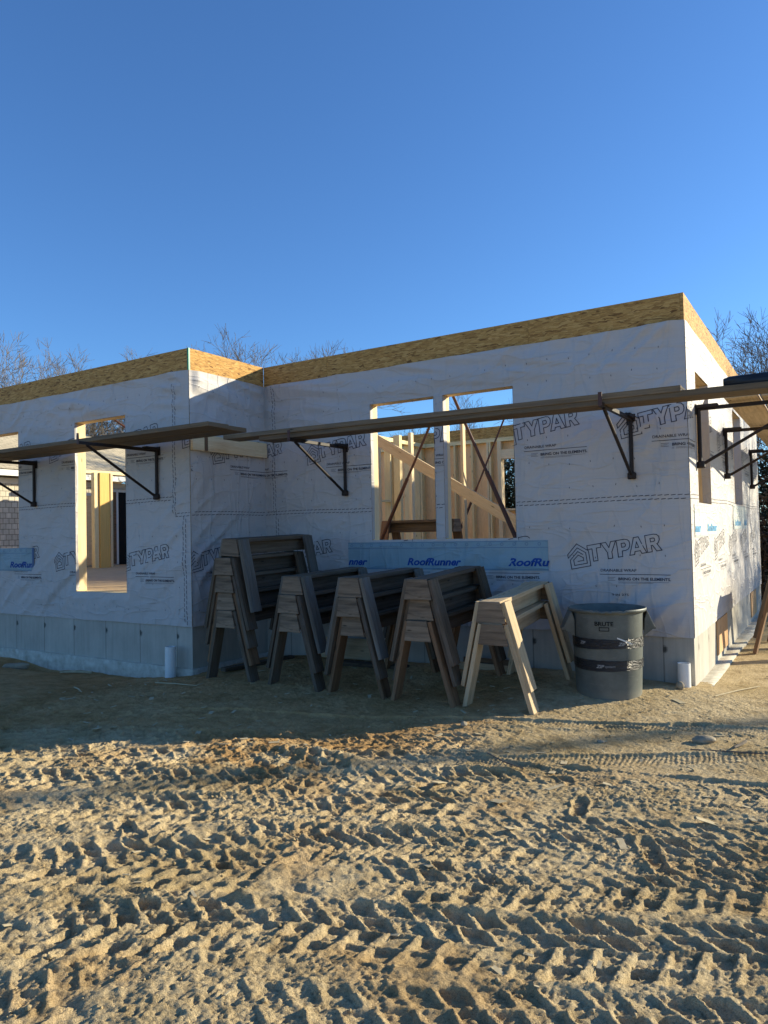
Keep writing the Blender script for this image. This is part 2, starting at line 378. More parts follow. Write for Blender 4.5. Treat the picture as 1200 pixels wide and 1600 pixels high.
# ================================================================ GROUND
XJ, DJ = -5.069, 1.275        # inner corner x, jog depth
Z1, Z2, Z3 = 3.646, 3.392, 0.490
DEPTH = 6.95; XL = -14.7; FLOOR = 0.80
def tread(x, y, p0, p1, W, pitch, depth, h, seed, bend=0.0, kind='lug'):
    p0 = np.array(p0); p1 = np.array(p1); d = p1-p0; L = np.hypot(*d); d = d/L; n = np.array((-d[1], d[0]))
    s = (x-p0[0])*d[0]+(y-p0[1])*d[1]; t = (x-p0[0])*n[0]+(y-p0[1])*n[1]
    t = t - bend*s*(L-s) + 0.12*(vn(s*1.1, t*0+seed, seed)-0.5)
    wx = 0.022*(vn(x*11, y*11, seed+3)-0.5)+.03*(vn(x*3, y*3, seed+5)-0.5); wy = 0.022*(vn(x*11, y*11, seed+4)-0.5)
    s2 = s+wx; t2 = t+wy; at = np.abs(t2)
    inside = 1-sst(W*0.92, W*1.08, np.abs(t)); ends = sst(-0.2, 0.1, s)*(1-sst(L-0.1, L+0.2, s))
    if kind == 'lug':
        side = np.where(t2 > 0, 0.5, 0.0)
        ph = (s2 + 0.75*at)/pitch + side; fr = ph-np.floor(ph)
        lug = sst(0.0, 0.10, fr)*(1-sst(0.60, 0.74, fr))
        lug = lug*(1-sst(W*0.80, W*0.98, at))*sst(0.0, 0.018, at)
        strength = 0.45+0.9*vn(x*2.3, y*2.3, seed+9)
        pat = -depth*lug*np.clip(strength, 0.2, 1.15)
        rim = 0.014*np.exp(-((fr-0.82)/0.09)**2)*(1-sst(W*0.8, W, at))*vn(x*14, y*14, seed+12)
        pat = pat+rim
        berm = 0.009*np.exp(-((np.abs(t)-W*1.08)/0.03)**2)*(0.2+1.4*vn(x*5, y*5, seed+7))
        hn = h*0.45 - 0.004 + pat
    elif kind == 'cell':        # staggered pockets with thin squeezed-up walls
        nr = max(2, round(2*W/0.10)); rowh = 2*W/nr; v = (t2+W)/rowh; row = np.floor(v); ft = v-row
        sk = np.where(t2 > 0, 1.0, -1.0)*0.55
        ph = (s2 + sk*(ft-0.5)*rowh)/pitch + 0.5*(row % 2)+0.13*row; fs = ph-np.floor(ph)
        cid = _hash(np.floor(ph)+50, row+50, seed); c2 = _hash(np.floor(ph)+90, row+50, seed+1)
        a0 = 0.03+0.08*c2; pk = sst(a0, a0+0.07, fs)*(1-sst(0.84-0.12*cid, 0.92-0.12*cid, fs))*sst(0.02, 0.12, ft)*(1-sst(0.88, 0.98, ft))
        pat = -depth*pk*(0.35+0.85*cid)*np.clip(0.4+1.0*vn(x*2.3, y*2.3, seed+9), 0.3, 1.15)
        pat = pat + 0.011*np.exp(-((fs-0.97+0.10*cid)/0.06)**2)*vn(x*17, y*17, seed+12)*sst(0, .1, ft)*(1-sst(.9, 1, ft))
        berm = 0.007*np.exp(-((np.abs(t)-W*1.05)/0.025)**2)*(0.2+1.4*vn(x*6, y*6, seed+7))
        hn = h*0.28 + pat*0.95
    else:
        a = np.sin(2*np.pi*(s2+0.4*t2)/pitch); b_ = np.sin(2*np.pi*(t2)/(pitch*1.25))
        pat = -depth*(0.5+0.5*np.clip(2.2*a*b_, -1, 1))*(0.3+0.9*vn(x*2.3, y*2.3, seed+9))
        berm = 0.012*np.exp(-((np.abs(t)-W*1.1)/0.03)**2)*(0.3+vn(x*6, y*6, seed+7))
        hn = h*0.35 - 0.010 + pat
    patch = sst(0.12, 0.3, vn(x*1.1+5, y*1.1, seed+20)) if kind != 'lug' else 1.0
    m_ = inside*ends*patch
    return h*(1-m_) + hn*m_ + berm*ends*patch
TR = [  # start, end, half width, pitch, depth, seed, bend, kind
 ((-4.6, -3.0), (1.6, -0.85), .10, .030, .006, 31, .00, 'fine'),
 ((-3.2, -3.95), (1.9, -1.35), .12, .034, .007, 33, .01, 'fine'),
 ((-2.6, -3.1), (2.2, -2.2), .10, .026, .006, 35, .0, 'fine'),
 ((-2.0, -3.9), (2.2, -1.9), .11, .030, .006, 37, .0, 'fine'),
 ((-1.5, -2.6), (1.9, -2.95), .10, .028, .006, 38, .0, 'fine'),
 ((-1.4, -3.25), (2.2, -2.30), .15, .105, .012, 64, .01, 'cell'),
 ((-5.6, -4.35), (-1.2, -2.35), .20, .125, .019, 61, .0, 'cell'),
 ((-5.4, -4.75), (-1.0, -2.75), .20, .120, .020, 41, -.01, 'cell'),
 ((-4.2, -3.3), (-1.3, -4.9), .20, .115, .018, 43, .0, 'cell'),
 ((-4.6, -5.1), (-0.7, -3.05), .20, .120, .020, 42, .0, 'cell'),
 ((-4.2, -5.6), (-0.6, -3.45), .20, .125, .021, 62, .0, 'cell'),
 ((-3.4, -6.0), (-0.2, -3.75), .20, .120, .021, 44, .0, 'lug'),
 ((-2.2, -2.4), (-1.05, -5.4), .17, .125, .022, 45, .04, 'cell'),
 ((-1.9, -4.05), (2.4, -2.75), .20, .115, .018, 47, -.01, 'cell'),
 ((-1.9, -4.55), (2.4, -3.05), .20, .120, .020, 65, .012, 'cell'),
 ((-2.6, -5.35), (2.2, -3.30), .20, .120, .021, 46, .012, 'cell'),
 ((-2.3, -5.75), (2.2, -3.65), .20, .125, .022, 48, .01, 'cell'),
 ((-1.9, -6.1), (2.3, -4.05), .20, .120, .022, 66, .0, 'cell'),
 ((-1.6, -6.35), (2.4, -4.50), .20, .125, .022, 49, .0, 'cell'),
]
def ground_h(x, y, detail=True):
    x = np.asarray(x, float); y = np.asarray(y, float)
    base = -0.11*sst(-4.2, -6.0, x)*sst(-3.2, -1.6, y)
    base = base + 0.10*np.exp(-(((x+1.1)/1.3)**2+((y+0.25)/0.7)**2)) + 0.03*np.exp(-(((x+3.2)/1.4)**2+((y+0.3)/0.7)**2))
    base = base - 0.05*np.exp(-(((x+2.0)/0.9)**2+((y+2.5)/0.7)**2))
    base = base + 0.06*np.exp(-(((x+1.9)/0.5)**2+((y+3.1)/0.12)**2)) * 1.0
    base = base + 0.06*(fbm(x*0.45, y*0.45, 3, 3)-0.5) * sst(0.2, 1.5, np.abs(y))
    # dug-out hollow against the far left footing
    base = base - 0.12*np.exp(-(((x+7.6)/0.5)**2+((y+1.45)/0.22)**2)) - 0.05*np.exp(-(((x+6.2)/1.0)**2+((y+1.35)/0.15)**2))
    # keep the ground just under the footing at the right corner, full height outside the side wall
    if not detail: return base
    h = 0.016*(fbm(x*1.6, y*1.6, 3, 11)-0.5)
    calm = sst(-1.4, -0.2, x)*sst(-3.0, -2.4, y)
    rough_zone = sst(-1.6, -3.2, y)*(1-0.6*calm)                      # churned in front, smoother at the wall
    churn = 0.3+0.7*rough_zone
    rg = 1-np.abs(2*fbm(x*5.5, y*5.5, 3, 21)-1)
    h = h + 0.010*churn*(rg-0.7) + 0.016*churn*(fbm(x*16, y*16, 4, 25, .6)-0.5)
    for (p0, p1, W, pi_, de, sd, bd, kd) in TR:
        h = tread(x, y, p0, p1, W, pi_, de, h, sd, bd, kd)
    # smooth wheel rut running away to the right
    d = np.array((.752, .659)); t = (x-0.64)*(-d[1])+(y+0.9)*d[0]
    # scuffed patches that wipe the treads out, and a few boot prints
    sc_ = sst(0.62, 0.74, fbm(x*1.25+3, y*1.25, 3, 72))*0.55
    h = h*(1-sc_) + sc_*(0.012*(1-np.abs(2*fbm(x*8, y*8, 4, 74, .6)-1))-0.012)
    for (bx, by, ba, bs) in ((-2.9, -3.9, .5, 1), (-2.45, -3.62, .75, 1), (-1.2, -4.2, 1.2, 1), (-0.85, -3.75, 1.0, 1), (-2.0, -4.6, -.3, 1), (.35, -3.6, 2.0, 1), (-.1, -3.2, 1.8, 1), (-1.7, -5.1, .9, 1), (-.3, -1.5, .3, 1), (.15, -1.25, .5, 1)):
        u = (x-bx)*math.cos(ba)+(y-by)*math.sin(ba); v = -(x-bx)*math.sin(ba)+(y-by)*math.cos(ba)
        wd = 0.048-0.012*np.exp(-((u+.02)/.04)**2); r_ = np.maximum(np.abs(u)/0.145, np.abs(v)/wd)
        r_ = (np.abs(u/0.145)**3+np.abs(v/wd)**3)**(1/3.0); ins = 1-sst(0.86, 1.0, r_)
        bar = 0.5+0.5*np.sign(np.sin(u*2*np.pi/.026)); 
        h = h*(1-ins)+ins*(-0.016-0.005*bar)+0.010*np.exp(-((r_-1.12)/.12)**2)
    cl = vn(x*7.5, y*7.5, 71)
    left = sst(-0.4, -1.8, x+0.25*(y+3.5))
    pits = sst(0.62, 0.80, cl)
    h = h - 0.014*pits*rough_zone*(0.25+0.75*left)
    cr = 1-np.abs(2*fbm(x*19, y*19, 3, 81, 0.6)-1)
    h = h + 0.010*(0.3+0.7*rough_zone)*(cr-0.6)*sst(0.3, 0.6, vn(x*1.7, y*1.7, 82))
    cz = np.exp(-(((x+2.1)/0.8)**2+((y+3.35)/0.40)**2)); ck = 1-np.abs(2*fbm(x*9, y*9, 4, 85, .62)-1)
    h = h + cz*0.050*(ck-0.62)
    shz = sst(-3.4, -2.4, y)*sst(-.3, -1.3, x); h = h + 0.016*shz*(0.62-np.abs(2*fbm(x*7+y*2, y*9, 4, 87, .6)-1))
    h = h + 0.011*(0.65+churn+.5*shz)*(fbm(x*30, y*30, 4, 51, 0.7)-0.5) + 0.010*(0.35+0.65*rough_zone)*(0.7-np.abs(2*fbm(x*48, y*48, 3, 61, .6)-1)*1.6)*sst(.25, .6, vn(x*3.1, y*3.1, 63))
    fade = 1-sst(3.0, 9.0, np.hypot(x+1, y+3))*0.6
    near_wall = sst(0.0, 0.25, np.abs(y)) 
    return base + h*fade*(0.35+0.65*near_wall)
def lines(a, b, step, lo, hi, grow=1.25):
    core = list(np.arange(a, b, step)); s = step; x = core[-1]; out = []
    while x < hi: s *= grow; x += s; out.append(x)
    s = step; x = a; pre = []
    while x > lo: s *= grow; x -= s; pre.append(x)
    return np.array(pre[::-1]+core+out)
def make_ground():
    xs = lines(-4.9, 1.9, 0.0068, -400, 400, 1.035); ys = lines(-6.2, -0.2, 0.0068, -400, 400, 1.035)
    X, Y = np.meshgrid(xs, ys)
    H = ground_h(X, Y)
    H = np.where((np.hypot(X, Y) > 60), H*0-0.1, H)
    V = np.stack([X.ravel(), Y.ravel(), H.ravel()], 1)
    nx, ny = len(xs), len(ys); i = np.arange(nx-1); j = np.arange(ny-1); I, J = np.meshgrid(i, j)
    a = (J*nx+I).ravel(); Fq = np.stack([a, a+1, a+nx+1, a+nx], 1)
    o = np_mesh('ground', V, Fq, M['sand'])
    o['kind'] = 'structure'
    sh = Y-0.30*X+0.5*(fbm(X*1.1, Y*1.1, 3, 90)-0.5)      # shade tone painted into the sand along the house
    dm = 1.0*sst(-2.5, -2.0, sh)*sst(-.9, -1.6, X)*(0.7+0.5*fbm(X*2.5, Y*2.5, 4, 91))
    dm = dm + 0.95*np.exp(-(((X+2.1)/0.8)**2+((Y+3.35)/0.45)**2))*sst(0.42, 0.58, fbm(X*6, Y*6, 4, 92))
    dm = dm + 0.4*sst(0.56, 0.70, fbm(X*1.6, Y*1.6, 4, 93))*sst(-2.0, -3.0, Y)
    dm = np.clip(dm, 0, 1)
    at = o.data.attributes.new('shade_damp', 'FLOAT', 'POINT'); at.data.foreach_set('value', dm.ravel().astype(np.float32))
    return o
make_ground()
def gz(x, y): return float(ground_h(np.array([x]), np.array([y]))[0])

# clods and crumbs lying on the sand (uncountable)
def make_clods():
    bm = bmesh.new(); bmesh.ops.create_icosphere(bm, subdivisions=1, radius=1)
    bv = np.array([v.co[:] for v in bm.verts]); bf = np.array([[v.index for v in q.verts] for q in bm.faces]); bm.free()
    n = 5200; rs = np.random.RandomState(5)
    dd = rs.rand(n)**1.3*4.5+1.6; an = (rs.rand(n)-0.5)*1.15 - YAW*-1 + math.pi/2
    x = CAM.x+dd*np.cos(an); y = CAM.y+dd*np.sin(an)
    keep = (y < -0.35) & ~((y > -1.5) & (x < XJ)); x = x[keep]; y = y[keep]; n = len(x)
    dens = vn(x*1.8, y*1.8, 101) ; k2 = rs.rand(n) < 0.15+dens**2*1.1; x = x[k2]; y = y[k2]; n = len(x)
    z = ground_h(x, y); r_ = 0.0022+0.010*rs.rand(n)**5
    V = []; Fs = []
    for i in range(n):
        sc = r_[i]*(0.7+0.6*rs.rand(3)); v = bv*sc*(0.8+0.4*rs.rand(len(bv), 1)); a = rs.rand()*6.28
        v = np.stack([v[:, 0]*np.cos(a)-v[:, 1]*np.sin(a), v[:, 0]*np.sin(a)+v[:, 1]*np.cos(a), v[:, 2]], 1)
        V.append(v+np.array([x[i], y[i], z[i]+r_[i]*0.3])); Fs.append(bf+i*len(bv))
    o = np_mesh('sand_clods', np.concatenate(V), np.concatenate(Fs), M['sand'], smooth=False)
    tag(o, 'small crumbs and clods of dry sand scattered over the churned ground', 'sand clods', kind='stuff')
make_clods()

def make_chips():
    rs_ = np.random.RandomState(9); mb = MB()
    for i in range(420):
        x = rs_.uniform(-5.6, 1.2); y = rs_.uniform(-3.4, -.15) if rs_.rand() < .8 else rs_.uniform(-5.5, -3)
        if x < XJ+.1 and y > -1.5: continue
        L = rs_.uniform(.006, .03) if rs_.rand() < .85 else rs_.uniform(.03, .07); wd = L*rs_.uniform(.12, .5); a = rs_.rand()*6.28; zt = rs_.uniform(-.3, .3)
        mb.box((x, y, gz(x, y)+.004), Vector((math.cos(a), math.sin(a), zt)).normalized()*L, Vector((-math.sin(a), math.cos(a), 0))*wd, Vector((0, 0, .0015)))
    tag(mb.build('wood_chips', M['straw'], None), 'pale wood chips, splinters and sawdust crumbs scattered over the ground', 'wood chips', kind='stuff')
make_chips()

# ================================================================ HOUSE UNDER CONSTRUCTION
house = empty('unfinished_house', (0, 0, 0), label='house shell under construction in printed white wrap with a strand board rim on top', cat='house')
def wrinkle(u, z, s):
    m1 = sst(0.35, 0.75, fbm(u*0.7, z*0.7, 3, s))
    a = math.radians(38); p = u*math.cos(a)+z*math.sin(a); q = -u*math.sin(a)+z*math.cos(a)
    fold = 1-np.abs(2*fbm(p*1.1, q*5.0, 2, s+1)-1)
    a2 = math.radians(-8); p2 = u*math.cos(a2)+z*math.sin(a2); q2 = -u*math.sin(a2)+z*math.cos(a2)
    sag = 1-np.abs(2*fbm(p2*0.8, q2*6.0, 2, s+2)-1)
    top = sst(2.75, 3.3, z)
    low = (1-sst(0.9, 1.5, z))*sst(0.5, 0.75, z)
    h = 0.050*np.clip(fold-0.5, 0, 1)*m1 + 0.075*np.clip(sag-0.55, 0, 1)*(0.12+0.9*top) + 0.030*np.clip(fold-0.55, 0, 1)*low
    h = h + 0.004*(fbm(u*3, z*3, 3, s+5)-0.5)
    return h
# wall frames: u axis, origin, outward normal
WALLS = {
 'front': dict(o=(0, 0), u=(1, 0), n=(0, -1), a=XJ, b=0.0, s=1, k=1.0, op=[(-3.45, -2.61, 1.41, 2.99), (-2.50, -1.68, 1.41, 2.99)]),
 'left': dict(o=(0, -DJ), u=(1, 0), n=(0, -1), a=-14.4, b=XJ, s=2, k=1.1, op=[(-7.15, -6.165, 0.83, 2.99), (-9.70, -8.39, 1.39, 2.99), (-12.6, -11.5, 1.39, 2.99)]),
 'return': dict(o=(XJ, 0), u=(0, 1), n=(1, 0), a=-DJ, b=0.0, s=3, k=1.0, op=[]),
 'side': dict(o=(0, 0), u=(0, 1), n=(1, 0), a=0.0, b=DEPTH, s=4, k=.22, op=[(0.48, 1.32, 1.72, 3.0), (3.47, 4.39, 1.77, 3.02)]),
}
def wp(wn, u, z, off, wr=True):
    W = WALLS[wn]; u = np.asarray(u, float); z = np.asarray(z, float)
    d = off
    if wr:
        e = np.minimum(sst(0, 0.12, u-W['a']), sst(0, 0.12, W['b']-u))
        for (a, b_, c_, d_) in W['op']:
            dx = np.maximum(np.maximum(a-u, u-b_), 0); dz = np.maximum(np.maximum(c_-z, z-d_), 0)
            e = e*sst(0.0, 0.10, np.hypot(dx, dz))
        d = d + wrinkle(u, z, W['s']*40)*e*W['k']
    return np.stack([W['o'][0]+u*W['u'][0]+d*W['n'][0], W['o'][1]+u*W['u'][1]+d*W['n'][1], z+0*u], -1)
def brk(vals, step):
    vals = sorted(set(round(v, 5) for v in vals)); out = [vals[0]]
    for a, b_ in zip(vals[:-1], vals[1:]):
        n = max(1, int(math.ceil((b_-a)/step))); out += [a+(b_-a)*i/n for i in range(1, n+1)]
    return np.array(out)
def make_wrap(wn):
    W = WALLS[wn]; zb = Z3-0.012
    us = brk([W['a'], W['b']]+[q for o in W['op'] for q in o[:2]], 0.022); zs = brk([zb, Z2]+[q for o in W['op'] for q in o[2:]], 0.022)
    U, Z = np.meshgrid(us, zs)
    off = 0.004+0*U
    P = wp(wn, U, Z, off)
    # the loose bottom hem and slightly wavy top edge
    wav = 0.012*(fbm(U*2.0, U*0, 2, W['s'])-0.5)
    P[..., 2] = np.where(Z <= zb+1e-4, Z+wav, P[..., 2])
    nx, nz = len(us), len(zs); I, J = np.meshgrid(np.arange(nx-1), np.arange(nz-1))
    uc = (us[I]+us[I+1])/2; zc = (zs[J]+zs[J+1])/2; keep = np.ones(uc.shape, bool)
    for (a, b_, c_, d_) in W['op']: keep &= ~((uc > a) & (uc < b_) & (zc > c_) & (zc < d_))
    a = (J*nx+I)[keep]; Fq = np.stack([a, a+1, a+nx+1, a+nx], 1)
    if wn in ('return', 'side'): pass
    return np_mesh('house_wrap', P.reshape(-1, 3), Fq, M['wrap'], house, uv=np.stack([U.ravel()+W['s']*7, Z.ravel()], 1))
wraps = {k: make_wrap(k) for k in WALLS}

# --- lettering printed on the wrap
def text_tris(body, size, shear=0.0, bold=0.0, space=1.0):
    cu = bpy.data.curves.new('print_text', 'FONT'); cu.body = body; cu.size = size; cu.shear = shear; cu.offset = bold
    cu.space_character = space; cu.resolution_u = 3
    ob = bpy.data.objects.new('print_text', cu); COL.objects.link(ob)
    dg = bpy.context.evaluated_depsgraph_get(); me = bpy.data.meshes.new_from_object(ob.evaluated_get(dg))
    v = np.array([x.co[:2] for x in me.vertices]).reshape(-1, 2); me.calc_loop_triangles()
    t = np.array([x.vertices[:] for x in me.loop_triangles]).reshape(-1, 3)
    bpy.data.objects.remove(ob); bpy.data.curves.remove(cu); bpy.data.meshes.remove(me)
    return v, t
_tc = {}
def text(body, width, height, shear=0.0, bold=0.0):
    k = (body, shear, bold)
    if k not in _tc: _tc[k] = text_tris(body, 1.0, shear, bold)
    v, t = _tc[k]; v = v.copy(); mn = v.min(0); mx = v.max(0)
    v = (v-mn)/(mx-mn)*np.array([width, height]); return v, t
class Print:
    def __init__(s): s.v = []; s.t = []; s.n = 0
    def add(s, v, t): s.v.append(np.asarray(v, float)); s.t.append(np.asarray(t)+s.n); s.n += len(v)
    def line(s, pts, w_, closed=False, seg=0.05):
        pts = [np.array(p, float) for p in pts]
        if closed: pts = pts+[pts[0]]
        for a, b_ in zip(pts[:-1], pts[1:]):
            d = b_-a; L = np.hypot(*d)
            if L < 1e-6: continue
            d = d/L; n_ = np.array((-d[1], d[0]))*w_/2; a2 = a-d*w_*0.5; b2 = b_+d*w_*0.5; k = max(1, int(L/seg))
            v = []; t = []
            for i in range(k+1):
                p = a2+(b2-a2)*i/k; v += [p-n_, p+n_]
            for i in range(k): q = 2*i; t += [(q, q+2, q+3), (q, q+3, q+1)]
            s.add(v, t)
    def tr(s, fn):
        s.v = [fn(v) for v in s.v]; return s
    def put(s, wn, name, m, parent, off=0.0065, clip=True, rng=None):
        if not s.v: return None
        V = np.concatenate(s.v); T = np.concatenate(s.t); W = WALLS[wn]
        c = V[T].mean(1); keep = (c[:, 0] > W['a']+0.003) & (c[:, 0] < W['b']-0.003) & (c[:, 1] < Z2-0.01) & (c[:, 1] > Z3)
        if clip:
            for (a, b_, c_, d_) in W['op']: keep &= ~((c[:, 0] > a) & (c[:, 0] < b_) & (c[:, 1] > c_) & (c[:, 1] < d_))
        if rng: keep &= ~((c[:, 0] > rng[0]) & (c[:, 0] < rng[1]) & (c[:, 1] > rng[2]) & (c[:, 1] < rng[3]))
        T = T[keep]
        if not len(T): return None
        us, inv = np.unique(T.ravel(), return_inverse=True); V = V[us]; T = inv.reshape(-1, 3)
        P = wp(wn, V[:, 0], V[:, 1], off)
        return np_mesh(name, P, T, m, parent, smooth=False)
LET = {  # blocky outline capitals, unit height, drawn by hand
 'T': (0.86, [[(0, 1), (.86, 1), (.86, .76), (.57, .76), (.57, 0), (.29, 0), (.29, .76), (0, .76)]]),
 'Y': (0.94, [[(0, 1), (.31, 1), (.47, .66), (.63, 1), (.94, 1), (.61, .38), (.61, 0), (.33, 0), (.33, .38)]]),
 'P': (0.80, [[(0, 0), (0, 1), (.50, 1), (.68, .95), (.78, .83), (.80, .66), (.76, .50), (.66, .38), (.50, .33), (.28, .33), (.28, 0)], [(.28, .78), (.28, .55), (.45, .55), (.52, .60), (.53, .70), (.48, .78)]]),
 'A': (1.00, [[(0, 0), (.35, 1), (.65, 1), (1.0, 0), (.71, 0), (.66, .17), (.34, .17), (.29, 0)], [(.40, .39), (.60, .39), (.50, .72)]]),
 'R': (0.86, [[(0, 0), (0, 1), (.52, 1), (.70, .95), (.80, .83), (.80, .64), (.72, .48), (.62, .42), (.86, 0), (.55, 0), (.36, .36), (.28, .36), (.28, 0)], [(.28, .78), (.28, .58), (.46, .58), (.53, .63), (.53, .73), (.47, .78)]]),
}
def logo(x0, z0):
    p = Print(); th = 0.0078
    # five capitals, stepping up to the right
    ang = math.radians(9.3); ca, sa = math.cos(ang), math.sin(ang); Hh = 0.160
    ox, oz = x0+0.205, z0+0.052; adv = 0.0
    for ch in 'TYPAR':
        w_, polys = LET[ch]
        for pl in polys:
            pts = []
            for (a, b_) in pl:
                lx = (adv+a*0.93)*Hh*1.03; lz = b_*Hh
                pts.append((ox+lx*ca-lz*sa*0.75, oz+lx*sa+lz*ca))
            p.line(pts, th, True)
        adv += w_*0.93+(0.03 if ch in 'TYP' else 0.045) - (0.10 if ch == 'P' else 0)
    # little house emblem: outer outline, two roof chevrons, inner house
    def e(pts): return [(x0+0.10+(a*ca-b_*sa)*0.105, z0+0.112+(a*sa+b_*ca)*0.118) for a, b_ in pts]
    p.line(e([(-1, -.05), (-1, .25), (0, 1.0), (1, .25), (1, -1), (-.82, -1), (-.82, -.25), (0, .35), (.42, .05)]), th)
    p.line(e([(-.82, .06), (0, .66), (.72, .14), (.72, -.74), (-.5, -.74), (-.5, -.28), (0, .05), (.42, -.22), (.42, -.46), (-.12, -.46)]), th)
    p.line(e([(-1, -.05), (-.82, .06)]), th)
    return p
def small_text(x0, z0):
    p = Print()
    def tx(body, dx, dz, w_, h_, b_=0.0):
        v, t = text(body, w_, h_, 0, b_); p.add(v+np.array([x0+dx, z0+dz]), t)
    tx('DRAINABLE WRAP', .315, -.040, .335, .026, .012)
    p.line([(x0+.31, z0-.066), (x0+.955, z0-.066)], .0055)
    for i in range(3): p.line([(x0+.385, z0-.094-.014*i), (x0+.455-.015*(i % 2), z0-.094-.014*i)], .003)
    tx('BRING ON THE ELEMENTS.', .485, -.122, .475, .028, .03)
    p.line([(x0+.485, z0-.136), (x0+.94, z0-.136)], .0025)
    p.line([(x0+.485, z0-.146), (x0+.80, z0-.146)], .0025)
    return p
def prints(wn, starts, zrow):
    for x0 in starts:
        rng = None
        if wn == 'front' and zrow < 1.5: rng = (-3.78, -1.34, 1.06, 1.40)
        if wn == 'left' and zrow < 1.5: rng = (-10.2, -8.06, 1.07, 1.41)
        logo(x0, zrow).put(wn, 'printed_logo', M['ink'], wraps[wn], rng=rng)
        small_text(x0, zrow).put(wn, 'printed_text', M['ink'], wraps[wn], rng=rng)
lo = [-1.14-1.257*k for k in range(0, 5)]
prints('front', lo, 1.115); prints('front', [-0.62-1.257*k for k in range(0, 5)], 2.36)
prints('left', [-6.29-1.257*k for k in range(-1, 4)], 1.10); prints('left', [-6.45-1.257*k for k in range(-1, 4)], 2.52)
prints('return', [-1.33, -1.33+1.257], 1.10); prints('return', [-0.95, -2.2], 2.36)
prints('side', [-0.62+1.257*0-0.0, 0.637, 1.894, 3.151, 4.408, 5.665], 2.36); prints('side', [0.12, 1.377, 2.634, 3.891, 5.148], 1.14)
# date code under the right hand logo
pc = Print(); v, t = text('9 IN 275', .15, .022, 0, .01); pc.add(v+np.array([-.72, .845]), t); pc.put('front', 'printed_text', M['ink'], wraps['front'])
# dashed lap lines
def dashes(wn, pts_list):
    p = Print()
    for (u0, z0, u1, z1) in pts_list:
        a = np.array((u0, z0)); b_ = np.array((u1, z1)); L = np.hypot(*(b_-a)); d = (b_-a)/L; n_ = np.array((-d[1], d[0]))
        s = 0.0; i = 0
        while s < L-0.05:
            for off in (0.018, -0.018):
                ss = s+(0.03 if off > 0 else 0); wob = 0.006*math.sin(ss*3.1)
                q = a+d*ss+n_*(off+wob); p.line([q, q+d*0.036+n_*0.004], .0065)
            s += 0.058
    o = p.put(wn, 'lap_line_marks', M['ink'], wraps[wn]); o['kind'] = 'stuff'; return o
dashes('front', [(XJ+.01, 1.765, 0, 1.765), (-4.90, 1.74, -4.90, 3.36), (-4.87, .5, -4.87, 1.74)])
dashes('return', [(-DJ+.02, 1.755, 0, 1.765)])
dashes('left', [(-14.0, 1.93, -5.33, 1.93), (-5.31, 1.74, -5.31, 3.26), (-5.15, .5, -5.15, 1.72), (-5.30, 1.745, XJ, 1.745)])
dashes('side', [(0, 1.765, DEPTH, 1.765)])
# staples in rows: one stuff part per wall
def staples(wn, zs, step, jit=0.02):
    W = WALLS[wn]; p = Print(); rs = random.Random(W['s'])
    for z in zs:
        u = W['a']+0.1
        while u < W['b']-0.05:
            q = np.array((u+rs.uniform(-jit, jit), z+rs.uniform(-jit, jit)))
            if rs.random() < 0.85: p.line([q, q+np.array((rs.uniform(-.004, .004), -.012))], .0052)
            u += step
    o = p.put(wn, 'staple_marks', M['ink'], wraps[wn])
    if o: o['kind'] = 'stuff'
zz = [0.66, 0.94, 1.22, 1.52, 1.90, 2.16, 2.42, 2.70, 2.98, 3.2]
for k in WALLS: staples(k, zz, 0.215)

# --- blue sill flashing with its own print
def flashing(wn, u0, u1, z0, z1, words, m, ink, ring=True, soft=1.0):
    us = brk([u0, u1], 0.03); zs = brk([z0, z1], 0.03); U, Z = np.meshgrid(us, zs)
    P = wp(wn, U, Z, 0.009); nx = len(us); I, J = np.meshgrid(np.arange(nx-1), np.arange(len(zs)-1))
    a = (J*nx+I).ravel(); Fq = np.stack([a, a+1, a+nx+1, a+nx], 1)
    o = np_mesh('sill_flashing', P.reshape(-1, 3), Fq, m, house, uv=np.stack([U.ravel(), Z.ravel()], 1))
    for (x, wd, body) in words:
        v, t = text(body, wd, 0.085, 0.28, 0.035)
        v = v+np.array([x, z0+0.045]); c = v[t].mean(1); T = t[(c[:, 0] > u0) & (c[:, 0] < u1)]
        us_, inv = np.unique(T.ravel(), return_inverse=True); v = v[us_]; T = inv.reshape(-1, 3)
        np_mesh('printed_word', wp(wn, v[:, 0], v[:, 1], 0.0115), T, ink, o, smooth=False)
    if ring:
        q = Print(); u = u0+0.05
        while u < u1-0.03:
            c = [(u+.015*math.cos(k*math.pi/6), z1-.036+.015*math.sin(k*math.pi/6)) for k in range(12)]
            q.line(c, .003, True); u += 0.135
        q.line([(u0, z1-.072), (u1, z1-.072)], .004); q.line([(u0, z1-.008), (u1, z1-.008)], .003)
        q.line([(u0, z0+.012), (u1, z0+.012)], .004)
        V = np.concatenate(q.v); T = np.concatenate(q.t)
        np_mesh('printed_rings', wp(wn, V[:, 0], V[:, 1], 0.0113), T, M['ring_ink'] if m == M['flash'] else M['flash'], o, smooth=False)['kind'] = 'stuff'
    return o
flashing('front', -3.78, -1.345, 1.075, 1.385, [(-4.19, .68, 'RoofRunner'), (-2.985, .68, 'RoofRunner'), (-1.765, .70, 'RoofRunner')], M['flash'], M['blue_ink'])
flashing('left', -10.0, -8.06, 1.075, 1.39, [(-8.565, .70, 'RoofRunner'), (-9.78, .70, 'RoofRunner')], M['flash'], M['blue_ink'])
e = MB(); e.aabb(-8.075, -8.035, -DJ-.018, -DJ-.010, 1.05, 1.39, 2); e.build('flashing_edge_tape', M['ring_ink'], house)
flashing('side', 0.16, 1.62, 1.39, 1.70, [(0.02, .50, 'Runner'), (0.92, .70, 'RoofRunner')], M['flash_sunlit'], M['light_blue_ink'])
